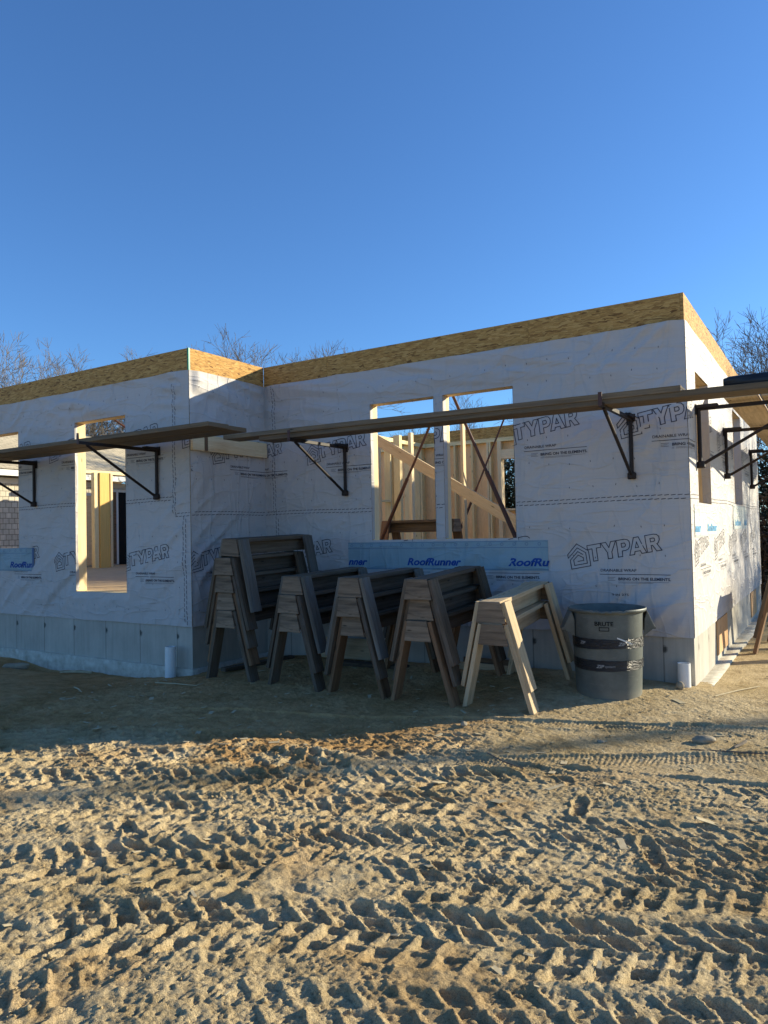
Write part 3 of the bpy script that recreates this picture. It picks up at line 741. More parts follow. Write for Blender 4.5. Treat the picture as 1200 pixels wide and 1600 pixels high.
flashing('side', 3.15, 4.75, 1.44, 1.75, [(3.3, .70, 'RoofRunner'), (4.4, .7, 'RoofRunner')], M['flash_sunlit'], M['light_blue_ink'])

# --- sheathing, plates, studs
def rects(a, b_, z0, z1, op):
    """cover of a wall rectangle minus openings"""
    out = []; xs = sorted(set([a, b_]+[max(a, min(b_, q)) for o in op for q in o[:2]]))
    for x0, x1 in zip(xs[:-1], xs[1:]):
        cur = z0
        for o in sorted([o for o in op if o[0] < (x0+x1)/2 < o[1]], key=lambda o: o[2]):
            if o[2] > cur: out.append((x0, x1, cur, o[2]))
            cur = o[3]
        if cur < z1: out.append((x0, x1, cur, z1))
    return out
def wall_box(mb, wn, u0, u1, d0, d1, z0, z1, grain=0):
    """d measured inwards from the wrap plane"""
    W = WALLS[wn]
    if W['u'][0]: mb.aabb(u0, u1, W['o'][1]+d0, W['o'][1]+d1, z0, z1, grain)
    else: mb.aabb(W['o'][0]-d1, W['o'][0]-d0, u0, u1, z0, z1, grain if grain == 2 else 1)
for wn, W in WALLS.items():
    b0 = W['b']-(0.013 if wn in ('front', 'left') else 0); a0 = W['a']+(0.013 if wn in ('side',) else 0)
    mb = MB()
    for (x0, x1, c_, d_) in rects(a0, b0, Z3, Z2-0.003, W['op']): wall_box(mb, wn, x0, x1, 0.0, 0.0125, c_, d_)
    mb.build('sheathing', M['osb_dim'], house)
    # bottom, top plates
    for (z0, z1) in ((FLOOR, FLOOR+.038), (Z2-.041, Z2-.003), (Z2-.079, Z2-.041)):
        mb = MB()
        for (x0, x1, c_, d_) in rects(a0+.15, b0-.15 if wn != 'front' else b0-.02, z0, z1, [o for o in W['op'] if o[2] < z1 and o[3] > z0]): wall_box(mb, wn, x0, x1, 0.014, 0.154, c_+.0005, d_-.0005)
        mb.build('wall_plate', M['stud_wood'], house)
    ends = [o[0] for o in W['op']]+[o[1] for o in W['op']]
    u = W['a']+0.16
    while u < W['b']-0.16:
        if all(abs(u+.02-q) > 0.09 for q in ends):
            blk = [o for o in W['op'] if o[0] < u+.02 < o[1]]
            mb = MB(); lo_, hi_ = FLOOR+.039, Z2-.080
            if blk:
                if blk[0][2]-0.04 > lo_: wall_box(mb, wn, u, u+.038, 0.0145, 0.1535, lo_, blk[0][2]-.040, 2)
            else: wall_box(mb, wn, u, u+.038, 0.0145, 0.1535, lo_, hi_, 2)
            if mb.v: mb.build('wall_stud', M['stud_wood'], house)
        u += 0.406
    for (x0, x1, c_, d_) in W['op']:
        for (p0, p1) in ((x0-.040, x0-.001), (x1+.001, x1+.040)):
            mb = MB(); wall_box(mb, wn, p0, p1, 0.0140, 0.1560, FLOOR+.0385, Z2-.0795, 2); mb.build('jamb_stud', M['new_wood'], house)
        mb = MB(); wall_box(mb, wn, x0-.0005, x1+.0005, 0.0150, 0.1550, d_+.001, d_+.24); mb.build('window_header', M['new_wood'], house)
        if c_ > FLOOR+.1:
            mb = MB(); wall_box(mb, wn, x0-.0005, x1+.0005, 0.0150, 0.1550, c_-.039, c_-.001); mb.build('window_sill', M['new_wood'], house)
# wrap folded back into the openings on the jamb faces
def fold(wn, u, z0, z1, depth, side):
    W = WALLS[wn]; zs = brk([z0, z1], 0.04); ds = np.linspace(-0.005, depth, 6); D, Z = np.meshgrid(ds, zs)
    wob = 0.004+0.010*(fbm(Z*2.5, D*9, 3, int(abs(u)*100))-0.3)*np.clip(D/0.03, 0, 1); cut = 0.03*(fbm(Z*1.3, Z*0, 2, 9)-0.5)
    D2 = D + cut*(D > depth*0.9)
    U = u+side*np.abs(wob)
    P = np.stack([W['o'][0]+U*W['u'][0]-D2*W['n'][0], W['o'][1]+U*W['u'][1]-D2*W['n'][1], Z], -1)
    nx = len(ds); I, J = np.meshgrid(np.arange(nx-1), np.arange(len(zs)-1)); a = (J*nx+I).ravel()
    np_mesh('wrap_return', P.reshape(-1, 3), np.stack([a, a+1, a+nx+1, a+nx], 1), M['wrap'], house, uv=np.stack([D2.ravel(), Z.ravel()], 1))
fold('front', -3.45, 1.42, 2.985, .055, 1); fold('front', -2.50, 1.42, 2.985, .07, 1)
fold('front', -2.61, 1.42, 2.985, .10, -1); fold('front', -1.68, 1.42, 2.985, .10, -1)
fold('left', -7.15, .84, 2.985, .035, 1); fold('left', -6.165, .84, 2.985, .10, -1); fold('left', -8.39, 1.40, 2.985, .10, -1)
fold('side', 1.32, 1.73, 2.995, .085, -1); fold('side', 4.39, 1.78, 3.015, .085, -1)
# torn triangle of wrap hanging in the first side window
mb = MB(); mb.quad([(-.05, .52, 2.85), (-.02, 1.30, 2.86), (-.04, .95, 2.66)], [(0, 0), (.7, 0), (.3, .2)]); mb.quad([(-.053, .52, 2.85), (-.043, .95, 2.66), (-.023, 1.30, 2.86)], [(0, 0), (.3, .2), (.7, 0)])
mb.build('torn_wrap_flap', M['wrap'], house)

# --- rim boards on top of the walls, in lengths
def rim(wn, cuts, d0=0.002, a=None, b_=None):
    W = WALLS[wn]; cuts = [W['a'] if a is None else a]+cuts+[W['b'] if b_ is None else b_]
    for i, (x0, x1) in enumerate(zip(cuts[:-1], cuts[1:])):
        mb = MB(); wall_box(mb, wn, x0+.0015, x1-.0015, d0+.0015*(i % 2), d0+.030, Z2+.001, Z1)
        mb.build('rim_board', M['osb'], house)
rim('front', [-4.06, -1.5], b_=-0.0325); rim('left', [-10.2], b_=XJ-0.0325); rim('return', [], b_=0.0); rim('side', [3.6])
mb = MB(); mb.aabb(XL, XJ, DEPTH-.03, DEPTH, Z2+.001, Z1); mb.aabb(XJ+.002, -3.0, DEPTH-.03, DEPTH-.002, Z2+.001, Z1); mb.build('rim_board', M['osb'], house)
mb = MB(); mb.aabb(-3.0+.002, -.031, DEPTH-.03, DEPTH-.001, Z2+.001, Z1); mb.build('rim_board', M['osb'], house)
mb = MB(); wall_box(mb, 'return', -DJ-.001, -DJ+.022, -.0010, .0, Z2+.002, Z1+.001, 2); wall_box(mb, 'left', XJ-.020, XJ+.0010, -.0022, .0005, Z2+.002, Z1+.001, 2)
mb.build('rim_edge_tape', M['green_tape'], house)
# --- interior: decking, back wall, partition
mb = MB(); mb.aabb(XL, XJ, -DJ+.015, DEPTH-.02, FLOOR-.02, FLOOR); mb.aabb(XJ, -.015, .015, DEPTH-.02, FLOOR-.02, FLOOR-.0005); mb.build('floor_deck', M['tan_wood'], house)
BW = dict(op=[(-4.66, -3.60, 1.93, 2.95)])
mb = MB()
for (x0, x1, c_, d_) in rects(XL, -.02, FLOOR-.3, Z2, BW['op']): mb.aabb(x0, x1, DEPTH-.0125, DEPTH, c_, d_, 2)
mb.build('back_sheathing', M['plywood'], house)
x = -9.8
while x < -0.3:
    if not (-4.72 < x+.019 < -3.54) and abs(x+.019+4.74) > .07:
        mb = MB(); mb.aabb(x, x+.038, DEPTH-.155, DEPTH-.014, FLOOR+.04, Z2-.08, 2); mb.build('wall_stud', M['stud_wood'], house)
    x += 0.406
for xx in (-4.74, -4.70, -3.60, -3.56, -4.98):
    mb = MB(); mb.aabb(xx, xx+.038, DEPTH-.156, DEPTH-.0145, FLOOR+.04, Z2-.08, 2); mb.build('jamb_stud', M['new_wood'], house)
mb = MB(); mb.aabb(-4.66, -3.6, DEPTH-.150, DEPTH-.02, 2.952, 3.14); mb.build('window_header', M['new_wood'], house)
mb = MB(); mb.aabb(-4.66, -3.6, DEPTH-.150, DEPTH-.016, 1.89, 1.928); mb.build('window_sill', M['new_wood'], house)
for (z0, z1) in ((FLOOR+.0005, FLOOR+.039), (Z2-.079, Z2-.041), (Z2-.040, Z2-.001)):
    mb = MB(); mb.aabb(-9.8, -.18, DEPTH-.154, DEPTH-.0142, z0, z1); mb.build('wall_plate', M['stud_wood'], house)
for xx in (-4.3, -3.95):
    mb = MB(); mb.aabb(xx, xx+.038, DEPTH-.153, DEPTH-.0143, 3.142, Z2-.081, 2); mb.build('cripple_stud', M['stud_wood'], house)
# partition between the wings, seen on edge through the double opening
for yy in (0.9, 1.6, 2.0, 2.4, 2.8, 3.25, 3.7, 4.1, 4.5, 4.9, 5.3, 5.7, 6.1, 6.5):
    mb = MB(); mb.aabb(-6.55, -6.41, yy, yy+.038, FLOOR+.04, Z2-.08, 2); mb.build('wall_stud', M['stud_wood'], house)
mb = MB(); mb.aabb(-6.55, -6.41, .2, 6.78, FLOOR+.001, FLOOR+.039, 1); mb.build('wall_plate', M['stud_wood'], house)
mb = MB(); mb.aabb(-6.55, -6.41, .2, 6.78, Z2-.079, Z2-.003, 1); mb.build('wall_plate', M['stud_wood'], house)
for yy in (1.64, 2.44, 3.29, 4.14, 4.94):
    mb = MB(); mb.aabb(-6.54, -6.42, yy, yy+.36, 2.1, 2.138, 1); mb.build('wall_blocking', M['stud_wood'], house)
# posts inside the right wing
for (px, py, wx, m_) in ((-5.93, 4.0, .06, 'new_wood'), (-5.70, 4.25, .13, 'stud_wood'), (-5.30, 4.1, .06, 'new_wood'), (-3.62, 2.75, .04, 'new_wood')):
    mb = MB(); mb.aabb(px, px+wx, py, py+.09, FLOOR+.001, 3.26, 2); mb.build('post', M[m_], house)
# end frame of the left wing: studs and the yellow laminated post
for (px, py, wx, wy, m_) in ((-13.66, 3.87, .12, .27, 'lvl'), (-13.6, 4.15, .08, .06, 'new_wood'), (-13.70, 3.75, .12, .11, 'stud_wood')):
    mb = MB(); mb.aabb(px, px+wx, py, py+wy, FLOOR+.001, Z2-.35, 2); mb.build('post', M[m_], house)
mb = MB(); mb.aabb(-14.0, -13.86, 3.7, DEPTH-.2, Z2-.349, Z2-.27, 1); mb.build('post_beam', M['new_wood'], house)

# --- foundation and footing
def fbox(mb, x0, x1, y0, y1, z0, z1):
    """boxes with world-metre uvs so that panel joints line up"""
    for (pts, uv) in (
        ([(x0, y0, z0), (x1, y0, z0), (x1, y0, z1), (x0, y0, z1)], lambda p: (p[0]+20*0.631+0.28, p[2])),
        ([(x1, y0, z0), (x1, y1, z0), (x1, y1, z1), (x1, y0, z1)], lambda p: (p[1]+20*0.631-0.25, p[2])),
        ([(x1, y1, z0), (x0, y1, z0), (x0, y1, z1), (x1, y1, z1)], lambda p: (p[0]+20*0.631, p[2])),
        ([(x0, y1, z0), (x0, y0, z0), (x0, y0, z1), (x0, y1, z1)], lambda p: (p[1]+20*0.631, p[2])),
        ([(x0, y0, z1), (x1, y0, z1), (x1, y1, z1), (x0, y1, z1)], lambda p: (p[0]+.3, p[1]))):
        mb.quad(pts, [uv(p) for p in pts])
mb = MB()
fbox(mb, XJ-.20, -.006, .006, .24, -.5, Z3-.001); fbox(mb, -.24, -.008, .24, DEPTH-.01, -.5, Z3-.001)
fbox(mb, XL, XJ-.006, -DJ+.006, -DJ+.24, -.5, Z3-.001); fbox(mb, XJ-.24, XJ-.008, -DJ+.24, .007, -.5, Z3-.001)
mb.build('foundation_wall', M['concrete'], house)
mb = MB(); mb.aabb(XL, XJ-.01, -DJ+.01, DEPTH-.01, Z3-.001+.001, FLOOR-.021); mb.aabb(XJ-.009, -.012, .014, DEPTH-.012, Z3+.001, FLOOR-.0215); mb.build('floor_framing', M['stud_wood'], house)
def rough_box(mb, x0, x1, y0, y1, z0, z1, amp=.012, step=.07, seed=0):
    """box with uneven top and outer faces"""
    nx = max(2, int((x1-x0)/step)); ny = max(2, int((y1-y0)/step)); nz = 3
    def P(x, y, z):
        k = (fbm(np.array([x*2+y*2.0]), np.array([z*3+y*1.0]), 3, seed)[0]-.5)*2
        k2 = (fbm(np.array([x*2+9]), np.array([y*2.0+z]), 3, seed+1)[0]-.5)*2
        return (x+amp*k*.6, y+amp*k, z+amp*k2*.6)
    for i in range(nx):
        for j in range(ny):
            xa, xb = x0+(x1-x0)*i/nx, x0+(x1-x0)*(i+1)/nx; ya, yb = y0+(y1-y0)*j/ny, y0+(y1-y0)*(j+1)/ny
            mb.quad([P(xa, ya, z1), P(xb, ya, z1), P(xb, yb, z1), P(xa, yb, z1)], [(xa, ya)]*4)
    for i in range(nx):
        xa, xb = x0+(x1-x0)*i/nx, x0+(x1-x0)*(i+1)/nx
        for k in range(nz):
            za, zb = z0+(z1-z0)*k/nz, z0+(z1-z0)*(k+1)/nz
            mb.quad([P(xa, y0, za), P(xb, y0, za), P(xb, y0, zb), P(xa, y0, zb)], [(xa, za)]*4)
    for j in range(ny):
        ya, yb = y0+(y1-y0)*j/ny, y0+(y1-y0)*(j+1)/ny
        for k in range(nz):
            za, zb = z0+(z1-z0)*k/nz, z0+(z1-z0)*(k+1)/nz
            mb.quad([P(x1, ya, za), P(x1, yb, za), P(x1, yb, zb), P(x1, ya, zb)], [(ya, za)]*4)
mb = MB(); rough_box(mb, XL, XJ+.06, -DJ-.045, -DJ+.02, -.35, .012, seed=5); mb.build('footing', M['footing'], house, smooth=True, merge=True)
mb = MB(); rough_box(mb, XJ-.02, XJ+.07, -DJ-.03, .0, -.3, .005, seed=6); mb.build('footing', M['footing'], house, smooth=True, merge=True)
mb = MB(); rough_box(mb, -.02, .125, .12, DEPTH, -.3, .030, amp=.022, seed=7); mb.build('footing', M['footing'], house, smooth=True, merge=True)
# plywood squares screwed over basement windows
for (y0, y1, lab) in ((1.42, 2.28, 'orange plywood square nearest the corner'), (5.1, 5.9, 'orange plywood square farther along the side wall')):
    mb = MB(); mb.aabb(-.004, .006, y0, y1, .10, .47, 2); mb.build('basement_window_cover', wood('cover_ply'+str(y0), (0.66, 0.40, 0.20), (0.52, 0.28, 0.13), 10, bs=0.2, randv=0.0), house, label=lab)
# ledger on the return wall, carrying the plank ends
mb = MB(); mb.aabb(XJ+.026, XJ+.064, -1.29, -.03, 2.475, 2.66, 1); mb.build('ledger_board', M['new_wood'], house, bevel=.003)
mb = MB(); mb.aabb(XJ+.0645, XJ+.069, -1.11, -1.06, 2.478, 2.655, 2); mb.build('ledger_cleat', M['brown_wood'], house)
print('house built', time.time()-T0)

# ================================================================ SCAFFOLD BRACKETS AND PLANKS
def make_bracket(vertical=.55, reach=1.06):
    """local: wall plane x-z at y=0, arm reaches out along -y; origin at the foot"""
    root = empty('scaffold_bracket')
    mb = MB(); mb.tube((0, -.028, -.02), (0, -.028, vertical), .019, n=12); mb.build('post', M['black_steel'], root, smooth=False)
    mb = MB(); mb.beam((0, -.01, vertical-.012), (0, -reach, vertical-.015), .034, .036); mb.build('arm', M['black_steel'], root, bevel=.003)
    mb = MB(); mb.tube((0, -.045, .0), (0, -reach*.90, vertical-.032), .0155, n=10); mb.build('strut', M['black_steel'], root)
    mb = MB(); mb.lathe([(0, -.035), (.034, -.035), (.040, -.025), (.040, .02), (.030, .032), (0, .032)], (0, -.034, 0), 20); mb.build('foot_shoe', M['black_steel'], root, smooth=False)
    mb = MB(); mb.beam((0, -.012, vertical+.006), (0, -.20, vertical+.006), .085, .034); mb.aabb(-.042, .042, -.012, -.004, vertical-.07, vertical+.035, 2); mb.build('wall_plate', M['black_steel'], root, bevel=.004)
    mb = MB(); mb.aabb(-.016, .016, -reach-.006, -reach+.002, vertical-.03, vertical+.085, 2); mb.build('plank_hook', M['rust_steel'], root, bevel=.001)
    return root
bk = make_bracket()
BR = [('wall', (-.50, -.006, 1.985), 0, 'black wall bracket beside the upper logo, nearest the corner on the shaded front', .54),
      ('wall', (-3.80, -.006, 1.975), 0, 'black wall bracket left of the double window opening'),
      ('wall', (-5.585, -DJ-.006, 1.97), 0, 'black wall bracket right of the tall opening in the left wing'),
      ('wall', (-7.99, -DJ-.006, 1.975), 0, 'black wall bracket between the two left wing openings'),
      ('side', (.006, .44, 2.085), 90, 'nearest of the three dark brackets on the sunlit side wall'),
      ('side', (.006, 2.46, 2.085), 90, 'middle one of the three dark brackets on the sunlit side wall'),
      ('side', (.006, 5.52, 2.085), 90, 'farthest of the three dark brackets on the sunlit side wall')]
for i, b_ in enumerate(BR):
    o = bk if i == 0 else copy_tree(bk)
    o.location = b_[1]; o.rotation_euler = (0, 0, R(b_[2])); tag(o, b_[3], 'bracket', 'steel brackets carrying the staging planks')

def plank(a, b_, wd, th, m, label, seed=0, sag=.0):
    """a, b_ top-centre line ends"""
    a = Vector(a); b_ = Vector(b_); n = 14; d = (b_-a); L = d.length; dn = d.normalized(); side = dn.cross(Vector((0, 0, 1))).normalized()
    V = []; 
    for i in range(n+1):
        t = i/n; p = a+d*t; p.z -= sag*4*t*(1-t)
        for (sx, sz) in ((-1, 0), (1, 0), (1, -1), (-1, -1)): V.append(p+side*sx*wd/2+Vector((0, 0, sz*th)))
    mb = MB(); ou = random.random()*9; ov = random.random()*9; acc = [0, wd, wd+th, 2*wd+th, 2*wd+2*th]
    for i in range(n):
        for k in range(4):
            j = (k+1) % 4; q = [V[i*4+k], V[i*4+4+k], V[i*4+4+j], V[i*4+j]]
            u0_, u1_ = ou+L*i/n, ou+L*(i+1)/n
            mb.quad(q, [(u0_, ov+acc[k]), (u1_, ov+acc[k]), (u1_, ov+acc[k+1]), (u0_, ov+acc[k+1])])
    for base, rev in ((0, False), (n*4, True)):
        q = [V[base+k] for k in range(4)]; uvq = [(ou+(k in (1, 2))*wd*.3, ov+(k > 1)*th) for k in range(4)]
        if rev: q = q[::-1]; uvq = uvq[::-1]
        mb.quad(q, uvq)
    o = mb.build('staging_plank', M[m], None, bevel=.004)
    bm = bmesh.new(); bm.from_mesh(o.data); bmesh.ops.recalc_face_normals(bm, faces=bm.faces); bm.to_mesh(o.data); bm.free()
    return tag(o, label, 'plank', 'staging planks laid on the wall brackets')
plank((-4.82, -.865, 2.652), (.115, -.865, 2.612), .27, .050, 'plank_wood', 'upper staging plank across the front, its sunlit end stopping at the house corner')
plank((-4.30, -.842, 2.597), (2.4, -.862, 2.552), .27, .052, 'plank_wood', 'lower staging plank across the front running out past the right edge', sag=-.004)
plank((-10.6, -1.84, 2.622), (-4.06, -1.84, 2.622), .29, .045, 'plank_wood', 'outer of two staging planks on the left wing brackets')
plank((-10.9, -1.535, 2.618), (-4.10, -1.535, 2.622), .29, .045, 'plank_wood', 'inner of two staging planks on the left wing brackets')
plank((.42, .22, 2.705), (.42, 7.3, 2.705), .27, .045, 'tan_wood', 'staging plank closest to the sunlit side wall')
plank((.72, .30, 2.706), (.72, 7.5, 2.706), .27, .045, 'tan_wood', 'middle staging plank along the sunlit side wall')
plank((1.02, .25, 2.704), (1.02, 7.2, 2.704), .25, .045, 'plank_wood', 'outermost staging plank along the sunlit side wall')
# black bundle lying on the front plank
def bundle(c, L, rot, label, r_=.052):
    root = empty('rolled_bundle', c, (0, 0, rot), label=label, cat='bundle', group='black rolled bundles on the staging')
    mb = MB(); n = 24
    for i in range(12):
        for k in range(n):
            def P(ii, kk):
                a = 2*math.pi*kk/n; t = ii/12; e_ = min(1, min(t, 1-t)*9+.75)
                rr_ = r_*e_*(1+.10*math.sin(3*a+t*5)+.05*math.sin(7*a+11*t)); return ((t-.5)*L, rr_*1.15*math.cos(a), r_*.98+rr_*.92*math.sin(a))
            mb.quad([P(i, k), P(i+1, k), P(i+1, k+1), P(i, k+1)], [(i, k)]*4)
    for ii, rev in ((0, 0), (12, 1)):
        q = [((ii/12-.5)*L, r_*.75*1.15*math.cos(2*math.pi*k/n), r_*.98+r_*.7*math.sin(2*math.pi*k/n)) for k in range(n)]
        mb.quad(q if rev else q[::-1], [(0, 0)]*n)
    o = mb.build('roll', M['tarp'], root, smooth=True, merge=True)
    bm = bmesh.new(); bm.from_mesh(o.data); bmesh.ops.recalc_face_normals(bm, faces=bm.faces); bm.to_mesh(o.data); bm.free()
    mb = MB()
    for xx in (L*.36,):
        mb.lathe([(r_*1.24, -.012), (r_*1.24, .012)], (0, 0, 0), 24)
    st = mb.build('strap', M['white_trim'], root); st.rotation_euler = (0, R(90), 0); st.location = (L*.40, 0, r_*.95); st.scale = (.93, 1.03, 1)
bundle((.64, -.86, 2.556), .46, R(2), 'black rolled bundle with a pale strap lying on the front plank near the right edge')
bundle((1.16, -.83, 2.552), .50, R(-3), 'second black roll at the right edge of the front plank', .066)

# ================================================================ SAWHORSES
SP, LEN = .258, 1.18
def make_sawhorse(mats, gusset=True):
    leg_m, top_m, ply_m = mats
    root = empty('sawhorse')
    hl = LEN/2
    mb = MB(); mb.aabb(-.088, .088, -hl+.004, hl-.004, .697, .735, 1); mb.build('top_board', M[top_m], root, bevel=.004)
    mb = MB(); mb.aabb(-.019, .019, -hl+.03, hl-.03, .560, .6965, 1); mb.build('web_board', M[top_m], root, bevel=.003)
    for sx in (-1, 1):
        for sy in (-1, 1):
            top = Vector((sx*.112, sy*(hl-.082), .728)); bot = Vector((sx*(.112+SP*.728), sy*(hl-.082), .0))
            d = (bot-top); L = d.length; dn = d.normalized(); out = Vector((0, 1, 0)).cross(dn)*sx
            mb = MB(); mb.box((top+bot)/2, dn*L/2, Vector((0, .066, 0)), out.normalized()*.019)
            mb.build('leg', M[leg_m], root, bevel=.004)
    for sy in (-1, 1):
        y0 = sy*(hl+.001); y1 = sy*(hl-.013); mb = MB()
        q = [(-.094, .733), (.094, .733), (.132, .556), (-.132, .556)]
        a = [Vector((x, y0, z)) for x, z in q]; b_ = [Vector((x, y1, z)) for x, z in q]; off = random.random()*5
        uvq = [(off+x, off+z) for x, z in q]
        if sy < 0: mb.quad(a[::-1], uvq[::-1]); mb.quad(b_, uvq)
        else: mb.quad(a, uvq); mb.quad(b_[::-1], uvq[::-1])
        for i in range(4):
            j = (i+1) % 4; qq = [a[i], a[j], b_[j], b_[i]]
            mb.quad(qq if sy < 0 else qq[::-1], [uvq[i], uvq[j], uvq[j], uvq[i]])
        mb.build('gusset', M[ply_m], root, bevel=.002)
    return root
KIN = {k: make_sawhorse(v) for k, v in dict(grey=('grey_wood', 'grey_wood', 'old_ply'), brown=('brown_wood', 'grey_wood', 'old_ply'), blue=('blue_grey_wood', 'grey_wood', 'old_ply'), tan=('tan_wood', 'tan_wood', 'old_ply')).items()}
used = set()
rs = random.Random(3)
def place_horse(kind, x, y, z, tilt, yaw, label, lean=0.0, group='wooden sawhorses nested in stacks'):
    o = KIN[kind] if kind not in used else copy_tree(KIN[kind]); used.add(kind)
    o.location = (x, y, z); o.rotation_euler = (tilt, lean, yaw); tag(o, label, 'sawhorse', group); return o
STK = [ # x, kinds bottom to top, tilt dz, name
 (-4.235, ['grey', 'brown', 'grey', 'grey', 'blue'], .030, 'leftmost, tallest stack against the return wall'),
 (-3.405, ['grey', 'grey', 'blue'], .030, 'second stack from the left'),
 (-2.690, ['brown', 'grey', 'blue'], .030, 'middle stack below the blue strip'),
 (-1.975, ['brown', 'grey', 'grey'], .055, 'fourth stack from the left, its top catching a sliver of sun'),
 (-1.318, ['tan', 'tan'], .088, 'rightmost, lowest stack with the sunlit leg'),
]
ORD = {5: ['bottom', 'second', 'third', 'fourth', 'topmost'], 3: ['bottom', 'middle', 'topmost'], 2: ['bottom', 'top']}
for (x, kinds, dz, nm) in STK:
    n = len(kinds); tilt = math.atan(dz/1.15); yc = -1.585+LEN/2 if x > -4 else -1.60+LEN/2
    if x > -1.5: yc = -1.50+LEN/2
    zf = max(gz(x-.3, yc-LEN/2), gz(x+.3, yc-LEN/2))*0-.005
    for i, k in enumerate(kinds):
        xo, zo, yw, le = rs.uniform(-.012, .012), i*.181, rs.uniform(-.018, .018), rs.uniform(-.012, .012)
        yo = rs.uniform(-.035, .035)
        if n == 5 and i == 4: xo = .055; zo += .012; yw = -.035; le = .05
        if n == 2: le = 0; xo = 0
        place_horse(k, x+xo, yc+yo, zf+zo+dz/2, tilt, yw, '%s sawhorse in the %s' % (ORD[n][i], nm), le)
# pair beyond the right corner, beside the sunlit side wall
for i in range(2): place_horse('grey' if i else 'brown', .62+.01*i, 2.75, .02+.18*i, 0, R(-4), '%s weathered sawhorse of the pair standing beside the sunlit side wall' % ('upper' if i else 'lower'))
# stack inside the house used as a bench
for i in range(1): place_horse('brown', -3.95, 2.05, FLOOR+.13, 0, R(90), 'brown sawhorse standing inside, seen through the double opening')

